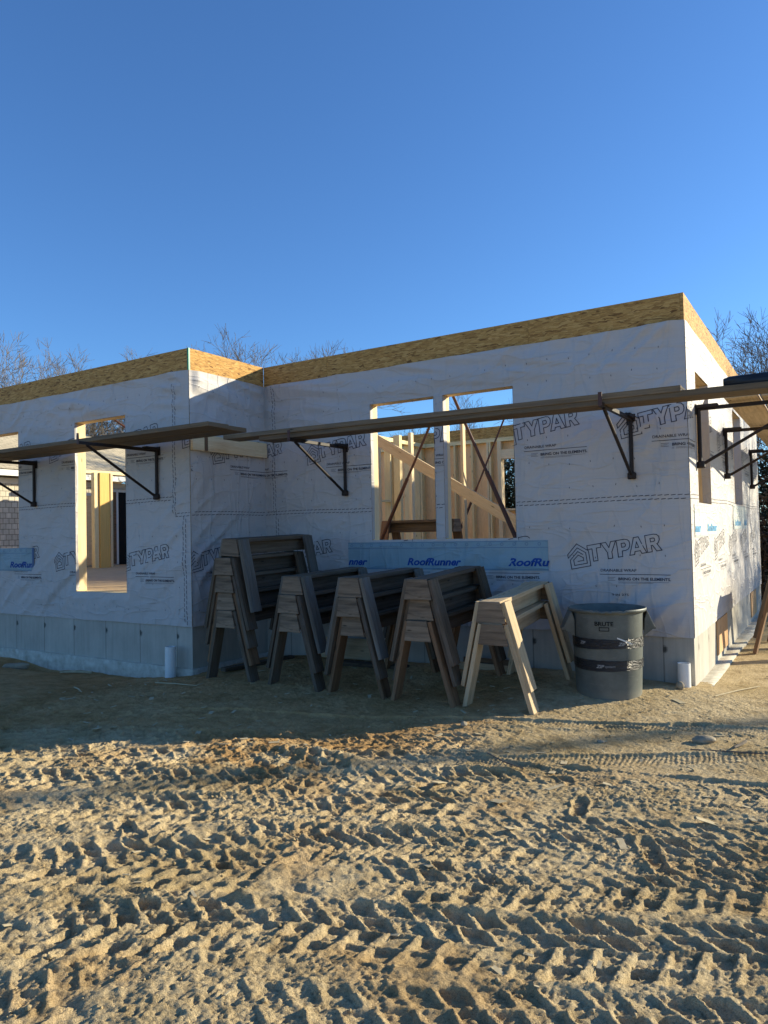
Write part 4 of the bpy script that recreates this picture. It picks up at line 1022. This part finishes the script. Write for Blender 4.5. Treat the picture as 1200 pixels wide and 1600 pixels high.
# ================================================================ TRASH CAN
def make_can():
    zc = gz(-.62, -.86); root = empty('trash_can', (-.622, -.60, -.005), (0, 0, R(0)), label='large grey round plastic trash can with black tape bands by the house corner', cat='trash can')
    gm, t, b = mat('can_plastic'); tc = t.nodes.new('ShaderNodeTexCoord').outputs['Object']
    n1 = noise(t, tc, 5, 5, 0.65); c = ramp(t, n1, [(0.3, (0.078, 0.088, 0.080)), (0.7, (0.14, 0.153, 0.138))])
    n2 = noise(t, mapping(t, tc, (3, 3, 30)), 3, 5, 0.7); c = mix(t, ramp(t, n2, [(0.60, (0, 0, 0)), (0.75, (0.5, 0.5, 0.5))]), c, (0.30, 0.31, 0.28))
    sp = t.nodes.new('ShaderNodeSeparateXYZ'); t.links.new(tc, sp.inputs[0])
    c = mix(t, ramp(t, sp.outputs[2], [(0.0, (0.45, 0.45, 0.45)), (0.14, (0, 0, 0))]), c, (0.36, 0.30, 0.21))   # sand splashed on the foot
    t.links.new(c, b.inputs['Base Color']); b.inputs['Roughness'].default_value = 0.5; b.inputs['Specular IOR Level'].default_value = 0.35
    bump(t, b, noise(t, tc, 40, 4, 0.6), 0.25, 0.003)
    Hc = .805
    prof = [(0, .012), (.235, .012), (.262, 0), (.272, .012), (.276, .05), (.302, Hc-.045), (.304, Hc-.035), (.322, Hc-.030), (.330, Hc-.018), (.331, Hc-.006), (.326, Hc), (.318, Hc-.001), (.310, Hc-.012), (.298, Hc-.06), (.270, .05), (.262, .03), (0, .03)]
    mb = MB(); mb.lathe(prof, n=72); o = mb.build('body', gm, root, smooth=True, merge=True)
    # nicked rim
    for v in o.data.vertices:
        a = math.degrees(math.atan2(v.co.y, v.co.x))
        if v.co.z > Hc-.02:
            for a0, wd, dp in ((-82, 5, .018), (-70, 4, .010), (-52, 4, .022), (-95, 3, .008)):
                if abs(a-a0) < wd: v.co.z -= dp*(1-abs(a-a0)/wd)
        rr_ = 1+.008*math.sin(math.radians(2*a)+1)*v.co.z; v.co.x *= rr_; v.co.y /= rr_
    md = o.modifiers.new('edges', 'EDGE_SPLIT'); md.split_angle = R(50)
    # low ribs running down the side
    for ang in (26, 206):      # two big moulded handles
        mb = MB(); a = R(ang); e = Vector((math.cos(a), math.sin(a), 0)); tt = Vector((-math.sin(a), math.cos(a), 0))
        P = lambda o_, s_, z_: e*o_ + tt*s_ + Vector((0, 0, z_))
        Wd = .105
        top = [P(.318, -Wd, Hc-.03), P(.318, Wd, Hc-.03)]; low = [P(.388, -Wd*.72, Hc-.175), P(.388, Wd*.72, Hc-.175)]
        inn = [P(.293, -Wd*.8, Hc-.245), P(.293, Wd*.8, Hc-.245)]
        def slab(p, q, r_, s_, th=.010):
            nrm = (q-p).cross(r_-p).normalized()*th/2; A = [p+nrm, q+nrm, r_+nrm, s_+nrm]; B = [p-nrm, q-nrm, r_-nrm, s_-nrm]
            mb.quad(A, [(0, 0)]*4); mb.quad(B[::-1], [(0, 0)]*4)
            for i in range(4): j = (i+1) % 4; mb.quad([A[j], A[i], B[i], B[j]], [(0, 0)]*4)
        slab(top[0], top[1], low[1], low[0])
        slab(top[0], low[0], inn[0], P(.296, -Wd, Hc-.10)); slab(top[1], P(.296, Wd, Hc-.10), inn[1], low[1])
        mb.beam(low[0]-Vector((0, 0, .004)), low[1]-Vector((0, 0, .004)), .018, .022)
        mb.build('handle', gm, root, bevel=.002)
    tape, t2, b2 = mat('black_tape'); tc = t2.nodes.new('ShaderNodeTexCoord').outputs['Object']
    b2.inputs['Base Color'].default_value = (.012, .012, .013, 1); b2.inputs['Roughness'].default_value = 0.28; b2.inputs['Specular IOR Level'].default_value = 0.6
    bump(t2, b2, noise(t2, mapping(t2, tc, (6, 6, 26)), 3, 5, 0.65, 1.0), 0.9, 0.02)
    def rad(z): return .276+(.302-.276)*(z-.05)/(Hc-.095)
    def band(z0, z1, seed):
        n = 120; us = np.linspace(0, 2*math.pi, n+1); zs = np.linspace(0, 1, 6); U, Z = np.meshgrid(us, zs)
        zl = z0+.006*np.sin(U*2+seed)+.004*(vn(U*6, U*0, seed)-.5); zh = z1+.007*np.sin(U*1+seed*2)+.006*(vn(U*7, U*0, seed+1)-.5); ZZ = zl+(zh-zl)*Z
        rr_ = .276+(.302-.276)*(ZZ-.05)/(Hc-.095)+.0035+.003*vn(U*14, Z*4, seed+2)
        V = np.stack([rr_*np.cos(U), rr_*np.sin(U), ZZ], -1); I, J = np.meshgrid(np.arange(n), np.arange(5)); a = (J*(n+1)+I).ravel()
        return np_mesh('tape_band', V.reshape(-1, 3), np.stack([a, a+1, a+n+2, a+n+1], 1), tape, root)
    def on_can(body, ang, z, wd, h, m, parent, shear=0., bold=.02, extra=0.008):
        v, t_ = text(body, wd, h, shear, bold)
        # subdivide is not needed: the words are narrow next to the can's radius
        th = R(ang)+(v[:, 0]-wd/2)/.295; zz_ = z+v[:, 1]; rr_ = .276+(.302-.276)*(zz_-.05)/(Hc-.095)+extra
        np_mesh('printed_text', np.stack([rr_*np.cos(th), rr_*np.sin(th), zz_], -1), t_, m, parent, smooth=False)
    b1 = band(.475, .565, 3); b3 = band(.290, .372, 8)
    on_can('ZIP', -88, .315, .070, .028, M['silver_ink'], b3, .3, .03); on_can('system', -72, .314, .085, .024, M['silver_ink'], b3, .3, .0)
    on_can('ZIP', -52, .505, .070, .028, M['silver_ink'], b1, .3, .03); on_can('system', -36, .500, .08, .022, M['silver_ink'], b1, .3, 0)
    on_can('ZIP', -118, .508, .060, .026, M['silver_ink'], b1, .3, .03)
    on_can('BRUTE', -80, .672, .150, .036, M['dark_hole'], root, 0, .02, .0055)
    # moulded plate below the word
    mb = MB()
    for (a0, a1, z0, z1) in ((-88, -72, .656, .662), (-88, -72, .628, .634), (-88, -86.8, .634, .656), (-73.2, -72, .634, .656)):
        aa, ab = R(a0), R(a1); q = [(aa, z0), (ab, z0), (ab, z1), (aa, z1)]; V = []
        k = max(1, int((a1-a0)/3))
        for i in range(k):
            c0 = aa+(ab-aa)*i/k; c1 = aa+(ab-aa)*(i+1)/k
            mb.quad([((rad(z_)+.006)*math.cos(a_), (rad(z_)+.006)*math.sin(a_), z_) for a_, z_ in ((c0, z0), (c1, z0), (c1, z1), (c0, z1))], [(0, 0)]*4)
    mb.build('moulded_emblem', M['dark_hole'], root)
    # loose tail of tape curling off the lower band
    mb = MB(); pts = [(-60, .565, .004), (-52, .548, .014), (-44, .53, .026), (-38, .515, .032)]
    for (a0, z0, o0), (a1, z1, o1) in zip(pts[:-1], pts[1:]):
        q = []
        for a_, z_, o_ in ((a0, z0, o0), (a1, z1, o1), (a1, z1+.012, o1), (a0, z0+.012, o0)): q.append(((rad(z_)+o_)*math.cos(R(a_)), (rad(z_)+o_)*math.sin(R(a_)), z_))
        mb.quad(q, [(0, 0)]*4)
    mb.build('tape_tail', M['white_trim'], root)
make_can()

# ================================================================ PIPES, STONES, SCRAPS
def pipe(x, y, z0, z1, r_, label, tilt=0):
    root = empty('drain_pipe', (x, y, z0), (tilt, 0, 0), label=label, cat='pipe', group='white plastic pipe stubs at the wall foot'); h = z1-z0
    mb = MB(); mb.lathe([(r_, 0), (r_, h*.32), (r_, h), (r_-.007, h), (r_-.007, h*.35)], n=40); mb.build('pipe_wall', M['pvc'], root, smooth=True, merge=True).modifiers.new('e', 'EDGE_SPLIT').split_angle = R(40)
    mb = MB(); mb.lathe([(r_+.0005, 0), (r_+.006, .002), (r_+.006, h*.17), (r_+.001, h*.18)], n=40); mb.build('pipe_collar', M['pvc'], root, smooth=True, merge=True)
    mb = MB(); mb.lathe([(r_-.0075, h*.36), (0, h*.36)], n=24); mb.build('pipe_bore', M['dark_hole'], root)
pipe(-.085, -.085, -.03, .262, .056, 'short white pipe stub at the right corner of the foundation')
pipe(-5.29, -DJ-.13, -.16, .262, .060, 'white pipe stub at the corner of the left wing foundation', R(-1))
def stone(x, y, r_, label, sq=(1, 1, .7), sink=.25, name='stone', m='stone', rot=0):
    bm = bmesh.new(); bmesh.ops.create_icosphere(bm, subdivisions=3, radius=1)
    sd = int(abs(x*100+y*37)); 
    for v in bm.verts:
        k = .72+.5*float(fbm(np.array([v.co.x*1.3+v.co.z+sd]), np.array([v.co.y*1.3-v.co.z*.7]), 3, sd)[0]); v.co = Vector((v.co.x*sq[0], v.co.y*sq[1], v.co.z*sq[2]))*k*r_
    me = bpy.data.meshes.new(name); bm.to_mesh(me); bm.free(); me.materials.append(M[m])
    o = bpy.data.objects.new(name, me); COL.objects.link(o); o.location = (x, y, gz(x, y)+r_*sq[2]*(1-sink)*.8); o.rotation_euler = (0, 0, rot)
    return tag(o, label, 'stone', 'stones on the sand')
stone(-.10, -.23, .037, 'small pale stone in front of the right pipe stub', (1, .9, 1), .05)
stone(.30, -1.65, .060, 'flat pale stone on open sand at the far right', (1.3, .8, .5), .3, rot=.5)
stone(-.33, -1.95, .022, 'small stone on the sand below the trash can', (1.3, .8, .5), .3)
stone(-1.35, -2.02, .026, 'round stone on the shadow edge in front of the rightmost sawhorses', (1, 1, .8), .2)
stone(-7.85, -1.66, .10, 'long grey stone by the left wing footing', (1.7, .6, .5), .3, rot=.75)
def stick(p, q, r_, label, m='straw', cat='stick', grp='twigs and splinters lying on the sand'):
    a = Vector((p[0], p[1], gz(*p)+r_+.006)); b_ = Vector((q[0], q[1], gz(*q)+r_+.006)); mid = (a+b_)/2; mid.z = gz(mid.x, mid.y)+r_+.008; mid += Vector((random.uniform(-.01, .01), random.uniform(-.01, .01), 0))
    mb = MB(); mb.tube(a, mid, r_, r_, 6); mb.tube(mid, b_, r_, r_*.6, 6); return tag(mb.build('stick', M[m], None), label, cat, grp)
stick((-6.55, -1.50), (-6.85, -1.72), .016, 'short pale splinter leaning at the left footing')
stick((-4.9, -1.95), (-4.3, -1.95), .006, 'long thin straw on shaded ground in front of the leftmost sawhorses')
stick((.20, -.35), (.48, .35), .006, 'pale straw on the sand right of the corner pipe')
stick((.55, -1.55), (.50, -1.75), .011, 'short twig on the sand at the far right', 'bark')
stick((.25, -1.9), (.75, -1.75), .005, 'thin dark twig lying across the sand at the right', 'bark')
stick((-.9, -2.6), (-.6, -2.72), .004, 'tiny twig on the fine tread marks', 'bark')
stick((.5, .9), (.66, .75), .006, 'tiny straw beyond the corner on the side ground')
stick((-5.6, -2.4), (-5.2, -2.6), .007, 'short straw in the shade of the left wing')
def scrap(c, ax, wd, th, L, label, m='tan_wood', lift=0.0, name='scrap_board', pitch=0.0):
    d = Vector((math.cos(ax), math.sin(ax), 0)); s = Vector((-math.sin(ax), math.cos(ax), 0)); up = Vector((0, 0, 1))
    if pitch: s, up = s*math.cos(pitch)+up*math.sin(pitch), up*math.cos(pitch)-s*math.sin(pitch)
    mb = MB(); mb.box(Vector(c)+Vector((0, 0, lift)), d*L/2, s*wd/2, up*th/2); return tag(mb.build(name, M[m], None, bevel=.003), label, 'board', 'loose boards behind the sawhorses')
scrap((-3.62, -.14, .16), R(2), .24, .04, .95, 'yellowish board leaning on the foundation between the first two stacks', 'tan_wood', pitch=R(78))
scrap((-3.25, -.42, .055), R(4), .14, .04, .9, 'flat board on the ground behind the second stack', 'grey_wood')
scrap((-1.92, -.20, .13), R(0), .11, .04, .60, 'upper board leaning behind the fourth stack', 'brown_wood', pitch=R(80))
scrap((-1.85, -.30, .10), R(-3), .09, .04, .75, 'lower board lying behind the fourth stack', 'tan_wood', pitch=R(70))
scrap((-4.55, -.75, .03), R(80), .09, .04, 1.0, 'grey board lying along the return wall footing', 'grey_wood')

# steel push-pull poles and a diagonal board inside
def pole(a, b_, r_, label, m='rust_steel', name='brace_pole'):
    root = empty(name, a, label=label, cat='brace', group='steel poles bracing the walls from inside'); A = Vector((0, 0, 0)); B = Vector(b_)-Vector(a)
    mb = MB(); mb.tube(A+B*.02, B*.55, r_, n=10); mb.build('outer_tube', M[m], root)
    mb = MB(); mb.tube(B*.55, B*.99, r_*.72, n=10); mb.build('inner_tube', M[m], root)
    d = 1 if B.x > 0 else -1
    mb = MB(); mb.aabb(-.06, .06, -.03, .03, -.006, .012); mb.build('base_shoe', M[m], root)
def ext(p, q, za, zb):
    p = Vector(p); q = Vector(q); d = (q-p)/(q.z-p.z); return tuple(p+d*(za-p.z)), tuple(p+d*(zb-p.z))
a, b_ = ext((-3.86, .80, 1.35), (-3.15, .80, 2.69), FLOOR+.006, 3.28); pole(a, b_, .023, 'dark steel pole rising to the right behind the left window opening')
a, b_ = ext((-1.93, .62, 1.39), (-2.46, .62, 2.60), FLOOR+.006, 3.28); pole(a, b_, .026, 'rust red steel pole falling to the right behind the right window opening')
a, b_ = ext((-3.86, 3.0, 1.34), (-3.06, 3.0, 3.05), FLOOR+.006, 3.25); pole(a, b_, .020, 'thin dark steel pole farther back behind the right window opening')
pole((-9.75, 2.40, FLOOR+.006), (-11.4, 2.9, 3.0), .030, 'steel pole standing on the floor deck inside the left wing')
pole((-9.45, 2.35, FLOOR+.006), (-11.2, 2.8, 2.7), .030, 'second steel pole beside its twin on the left wing floor deck')
pole((-6.0, .9, FLOOR+.9), (-7.25, -.75, 3.20), .020, 'steel pole crossing the top of the tall left wing opening')
mb = MB(); mb.beam((-4.90, 2.0, 3.03), (-1.55, 2.0, 1.045), .038, .15); tag(mb.build('diagonal_board', M['new_wood'], None, bevel=.003), 'pale diagonal brace board inside behind the double window opening', 'board')
mb = MB(); mb.aabb(-2.55, -2.25, 1.25, 1.50, FLOOR+.002, 1.24); mb.build('crate', M['osb_dim'], None, bevel=.003, label='speckled strand board crate inside, just right of the window mullion', cat='crate')

# ================================================================ OLD COTTAGE BEYOND THE LEFT WING
cot = empty('shingled_cottage', (-15.0, 3, 0), label='weathered cedar shingled cottage seen through the left wing openings', cat='house')
def cpart(name, m, x0, x1, y0, y1, z0, z1, par=None, grain=1):
    mb = MB()
    for (pts, uv) in (
        ([(x1, y0, z0), (x1, y1, z0), (x1, y1, z1), (x1, y0, z1)], lambda p: (p[1], p[2])),
        ([(x0, y0, z0), (x1, y0, z0), (x1, y0, z1), (x0, y0, z1)], lambda p: (p[0], p[2])),
        ([(x1, y1, z0), (x0, y1, z0), (x0, y1, z1), (x1, y1, z1)], lambda p: (p[0], p[2])),
        ([(x0, y1, z0), (x0, y0, z0), (x0, y0, z1), (x0, y1, z1)], lambda p: (p[1], p[2])),
        ([(x0, y0, z1), (x1, y0, z1), (x1, y1, z1), (x0, y1, z1)], lambda p: (p[0], p[1])),
        ([(x0, y1, z0), (x1, y1, z0), (x1, y0, z0), (x0, y0, z0)], lambda p: (p[0], p[1]))):
        mb.quad([(p[0]+15, p[1]-3, p[2]) for p in pts], [uv(p) for p in pts])
    return mb.build(name, m, par or cot)
cpart('wall', M['cedar'], -20, -15, -4.0, 9.5, -.2, 2.80)
cpart('frieze_board', M['white_trim'], -15.0, -14.96, -4.0, 9.5, 2.80, 2.93); cpart('soffit', M['white_trim'], -15.0, -14.62, -4.2, 9.7, 2.99, 3.01)
cpart('fascia', M['white_trim'], -14.62, -14.59, -4.2, 9.7, 2.95, 3.10)
mb = MB(); q = [(-14.55+15, -4.3-3, 3.10), (-14.55+15, 9.8-3, 3.10), (-17.8+15, 9.8-3, 4.55), (-17.8+15, -4.3-3, 4.55)]
mb.quad(q, [(p[1], p[0]*1.1) for p in q]); q2 = [(-17.8+15, -7.3, 4.55), (-17.8+15, 6.8, 4.55), (-21+15, 6.8, 3.1), (-21+15, -7.3, 3.1)]; mb.quad(q2, [(p[1], p[0]) for p in q2]); mb.build('roof', M['roofing'], cot)
for yy in (-4.0, 9.48):
    mb = MB(); mb.quad([(0, yy-3, 2.8), (-5, yy-3, 2.8), (-2.8, yy-3, 4.5)], [(0, 0), (5, 0), (2.8, 1.7)]); mb.quad([(0, yy-2.99, 2.8), (-2.8, yy-2.99, 4.5), (-5, yy-2.99, 2.8)], [(0, 0), (2.8, 1.7), (5, 0)]); mb.build('gable', M['cedar'], cot)
d_ = cpart('door_frame', M['white_trim'], -14.995, -14.93, 5.0, 7.05, .8, 2.78)
cpart('door_opening', M['dark_hole'], -14.93, -14.925, 5.47, 6.1, .8, 2.70)
for (y0, y1) in ((5.08, 5.38), (6.16, 6.9)): cpart('door_panel', M['brown_wood'], -14.93, -14.90, y0, y1, .82, 2.70, grain=2)
dr = cpart('door_frame', M['white_trim'], -14.995, -14.94, 4.25, 4.95, .8, 2.66); cpart('door_panel', M['plywood'], -14.94, -14.91, 4.33, 4.88, .82, 2.58)

# ================================================================ TREES
def tree_mesh(seed, H, spread, dens=1.0, r0=.14, fork=.28, levels=6):
    rng = random.Random(seed); segs = []
    def grow(p, d, L, r_, lev):
        n = 3; cur = p; dd = d
        for i in range(n):
            nd = (dd+Vector((rng.uniform(-1, 1), rng.uniform(-1, 1), rng.uniform(-.6, .9)))*.16).normalized(); nx = cur+nd*L/n
            ra = r_*(1-.30*i/n); rb = r_*(1-.30*(i+1)/n); segs.append((cur, nx, ra, rb, lev)); cur = nx; dd = nd
            if lev >= 1 and lev < levels and rng.random() < .50*dens:
                a = rng.uniform(0, 6.28); ax = dd.orthogonal().normalized(); ax.rotate(Matrix.Rotation(a, 3, dd)); sd = dd.copy(); sd.rotate(Matrix.Rotation(rng.uniform(.5, 1.0), 3, ax))
                grow(cur, sd, L*rng.uniform(.45, .7), max(.0068, rb*.5), lev+2 if lev < levels-1 else levels)
        if lev >= levels: return
        for k in range(rng.choice((2, 2, 3)) if lev else rng.choice((3, 4))):
            a = rng.uniform(0, 6.28); ax = dd.orthogonal().normalized(); ax.rotate(Matrix.Rotation(a, 3, dd)); sd = dd.copy()
            sd.rotate(Matrix.Rotation(rng.uniform(.22, .62)*spread, 3, ax)); sd.z += .10; sd.normalize()
            grow(cur, sd, L*rng.uniform(.66, .84), max(.0068, r_*.70*rng.uniform(.66, .95)), lev+1)
    grow(Vector((0, 0, -.1)), Vector((0, 0, 1)), H*fork, r0, 0)
    mx = max(s[1].z for s in segs); k = H/mx
    return [(a*k, b_*k, ra, rb, l) for a, b_, ra, rb, l in segs]
def seg_mesh(name, segs, m):
    V = []; Fq = []
    for (a, b_, ra, rb, l) in segs:
        n = 8 if l == 0 else (5 if l < 3 else 3); d = (b_-a).normalized(); x = d.orthogonal().normalized(); y = d.cross(x); base = len(V)
        for p, r_ in ((a, ra), (b_, rb)):
            for i in range(n): t = 2*math.pi*i/n; V.append(tuple(p+r_*(math.cos(t)*x+math.sin(t)*y)))
        for i in range(n): j = (i+1) % n; Fq.append((base+i, base+j, base+n+j, base+n+i))
    o = np_mesh(name, np.array(V), np.array(Fq), m, uv=None); return o
def make_tree(seed, H, spread, **k):
    root = empty('bare_tree'); s = tree_mesh(seed, H, spread, **k)
    t = seg_mesh('trunk', [q for q in s if q[4] == 0], M['bark']); t.parent = root
    c = seg_mesh('crown', [q for q in s if q[4] > 0], M['twig']); c.parent = root
    return root
TV = [make_tree(11, 9.5, 1.2, dens=1.5, levels=7), make_tree(23, 10, 1.3, dens=1.6, levels=7), make_tree(37, 10.5, 1.1, dens=1.5, levels=7), make_tree(52, 9, 1.4, dens=1.6, levels=7)]
print('tree faces', [len(c.data.polygons) for t in TV for c in t.children])
TREES = [ # variant, x, y, scale, yaw, label
 (1, -21.8, 6.0, .87, .3, 'bare tree at the far left edge with wide pale branches'),
 (0, -24.0, 9.0, .99, 1.9, 'bare tree just right of the left edge, curved outer limb'),
 (1, -22.9, 8.2, .88, 5.0, 'twiggy bare tree between the two taller trees at the far left'),
 (3, -27.5, 13.2, 1.0, 2.2, 'low faint bare tree over the left part of the rim'),
 (2, -24.4, 16.1, .98, .5, 'small bare tree right behind the green taped corner'),
 (0, -21.9, 15.9, .93, 3.1, 'bare tree left of the inner corner of the roofline'),
 (1, -20.4, 14.7, .86, 4.0, 'bare tree above the inner corner of the roofline'),
 (2, -20.0, 16.2, .98, 1.2, 'bare tree right of the inner corner of the roofline'),
 (3, -21.6, 20.0, 1.14, 5.2, 'last bare tree of the middle group, low over the rim'),
 (1, .10, 12.8, .70, 2.6, 'dense bare tree at the right edge close behind the house'),
 (0, .9, 15.2, .78, .9, 'bare tree overlapping the one at the right edge'),
 (3, 0.1, 17.6, .80, 4.4, 'bare tree behind the sunlit rim at the right'),
 (2, 8.3, 14.6, .84, 2.0, 'bare tree shading the far end of the side wall'),
 (3, 7.0, 15.2, .80, .4, 'second bare tree shading the far end of the side wall'),
 (2, -9.0, 15.0, .60, 1.0, 'young bare tree seen through the double opening'),
 (0, -10.8, 13.6, .56, 3.3, 'young bare tree left of the mullion in the double opening'),
 (1, -13.5, 9.5, .62, 3.3, 'branchy tree seen through the top of the tall left wing opening')]
seen = set()
for (v, x, y, s, yw, lb) in TREES:
    o = TV[v] if v not in seen else copy_tree(TV[v]); seen.add(v)
    o.location = (x, y, -.1); o.scale = (s, s, s); o.rotation_euler = (0, 0, yw); tag(o, lb, 'tree', 'bare winter trees around the house')
# utility pole out to the right: its long shadow crosses the sand
up = empty('utility_pole', (21.5, 20.7, 0), label='tall wooden pole beyond the right side of the yard', cat='pole')
mb = MB(); mb.tube((0, 0, -.5), (0, 0, 13), .13, .10, 16); mb.build('pole_shaft', M['bark'], up); mb = MB(); mb.aabb(-.9, .9, -.05, .05, 12.3, 12.42); mb.build('crossarm', M['bark'], up)

# leafy evergreens and brush made of many small leaf faces
def leaf_cloud(name, seed, blobs, n, size, m, parent):
    rs_ = np.random.RandomState(seed); B = np.array(blobs, float); wgt = B[:, 3]*B[:, 4]*B[:, 5]; pick = rs_.choice(len(B), n, p=wgt/wgt.sum())
    d = rs_.randn(n, 3); d /= np.linalg.norm(d, axis=1)[:, None]; rad_ = rs_.rand(n)**.45; c = B[pick, :3]+d*rad_[:, None]*B[pick, 3:]
    g = vn(c[:, 0]*1.8+c[:, 2], c[:, 1]*1.8-c[:, 2], seed); c = c[(g > .33) & (c[:, 2] > 0)]; n = len(c)
    a = rs_.randn(n, 3); a /= np.linalg.norm(a, axis=1)[:, None]; b_ = rs_.randn(n, 3); b_ -= (b_*a).sum(1)[:, None]*a; b_ /= np.linalg.norm(b_, axis=1)[:, None]
    s = size*(.5+rs_.rand(n))[:, None]; V = np.stack([c-a*s, c+b_*s*.35, c+a*s, c-b_*s*.35], 1).reshape(-1, 3); i = np.arange(n)*4
    return np_mesh(name, V, np.stack([i, i+1, i+2, i+3], 1), m, parent, smooth=False)
def bush(name, cat, x, y, blobs, n, size, m, label, seed, grp, trunkh=1.5):
    root = empty(name, (x, y, -.1), label=label, cat=cat, group=grp)
    leaf_cloud('foliage', seed, blobs, n, size, M[m], root)
    mb = MB(); rng = random.Random(seed)
    for k in range(5):
        b_ = blobs[k % len(blobs)]; mb.tube((rng.uniform(-.1, .1), rng.uniform(-.1, .1), 0), (b_[0], b_[1], b_[2]), .05, .012, 6)
    mb.build('stems', M['bark'], root)
G = 'evergreens and brush behind the house'
bush('evergreen_tree', 'tree', -7.0, 12.5, [(0, 0, 2.2, 1.5, 1.5, 2.1), (.8, .3, 3.2, 1.0, 1.0, 1.2), (-.8, 0, 2.8, 1, 1, 1.4)], 15000, .075, 'needle', 'dark evergreen over the back wall, right of the window mullion', 1, G)
bush('evergreen_tree', 'tree', -5.2, 13.5, [(0, 0, 1.8, 1.5, 1.4, 2.0), (.6, .4, 2.8, .9, .9, 1.2)], 12000, .075, 'needle', 'dark evergreen seen through the back window', 2, G)
bush('brush_thicket', 'bush', -.1, 9.4, [(0, 0, 1.2, .9, 1.0, 1.6), (-.9, .6, 1.3, 1.1, 1.0, 1.9), (.7, .5, .9, .9, .8, 1.2)], 14000, .06, 'brush', 'dark brush just beyond the far end of the side wall', 3, G)
bush('brush_thicket', 'bush', 1.5, 10.5, [(0, 0, .8, 1.5, .9, 1.0), (1, .2, .8, 1.0, .8, 1.1)], 12000, .06, 'brush', 'low tangled brush at the right edge past the brackets', 4, G)
bush('evergreen_tree', 'tree', .5, 12.2, [(0, 0, 1.6, 1.4, 1.2, 2.0), (.7, 0, 2.9, .9, .9, 1.3)], 16000, .075, 'needle', 'dark evergreen behind the brush at the right edge', 5, G)
bush('evergreen_tree', 'tree', 4.6, 10.9, [(0, 0, 1.5, .9, .9, 1.6)], 9000, .07, 'needle', 'small evergreen casting shade on the far end of the side wall', 6, G)
bush('brush_thicket', 'bush', -3.6, 10.6, [(0, 0, 1.0, 1.6, .7, 1.5), (-1.2, .3, .9, .9, .7, 1.4), (1.4, .1, 1.0, 1.0, .7, 1.4)], 16000, .06, 'brush', 'brown brush seen low through the back window', 7, G)
for k, (x, y, s) in enumerate([(-30, 26, 1), (-24, 30, 1.2), (-16, 31, 1.1), (-9, 29, 1), (-1.5, 30, 1.1), (6, 30, 1.2), (-34, 15, 1)]):
    bush('brush_thicket', 'bush', x, y, [(0, 0, 1.2, 3.6, 2, 1.8), (2.2, 0, 1.0, 2.5, 2, 1.6)], 9000, .12, 'brush', ['distant brush behind the cottage, farthest left', 'distant brush behind the left trees', 'distant brush behind the middle trees', 'distant brush behind the back wall', 'distant brush behind the right end of the house', 'distant brush at the right horizon', 'distant brush at the left horizon'][k], 20+k, G)
bpy.context.view_layer.update()
print('objects', len(bpy.data.objects), time.time()-T0)
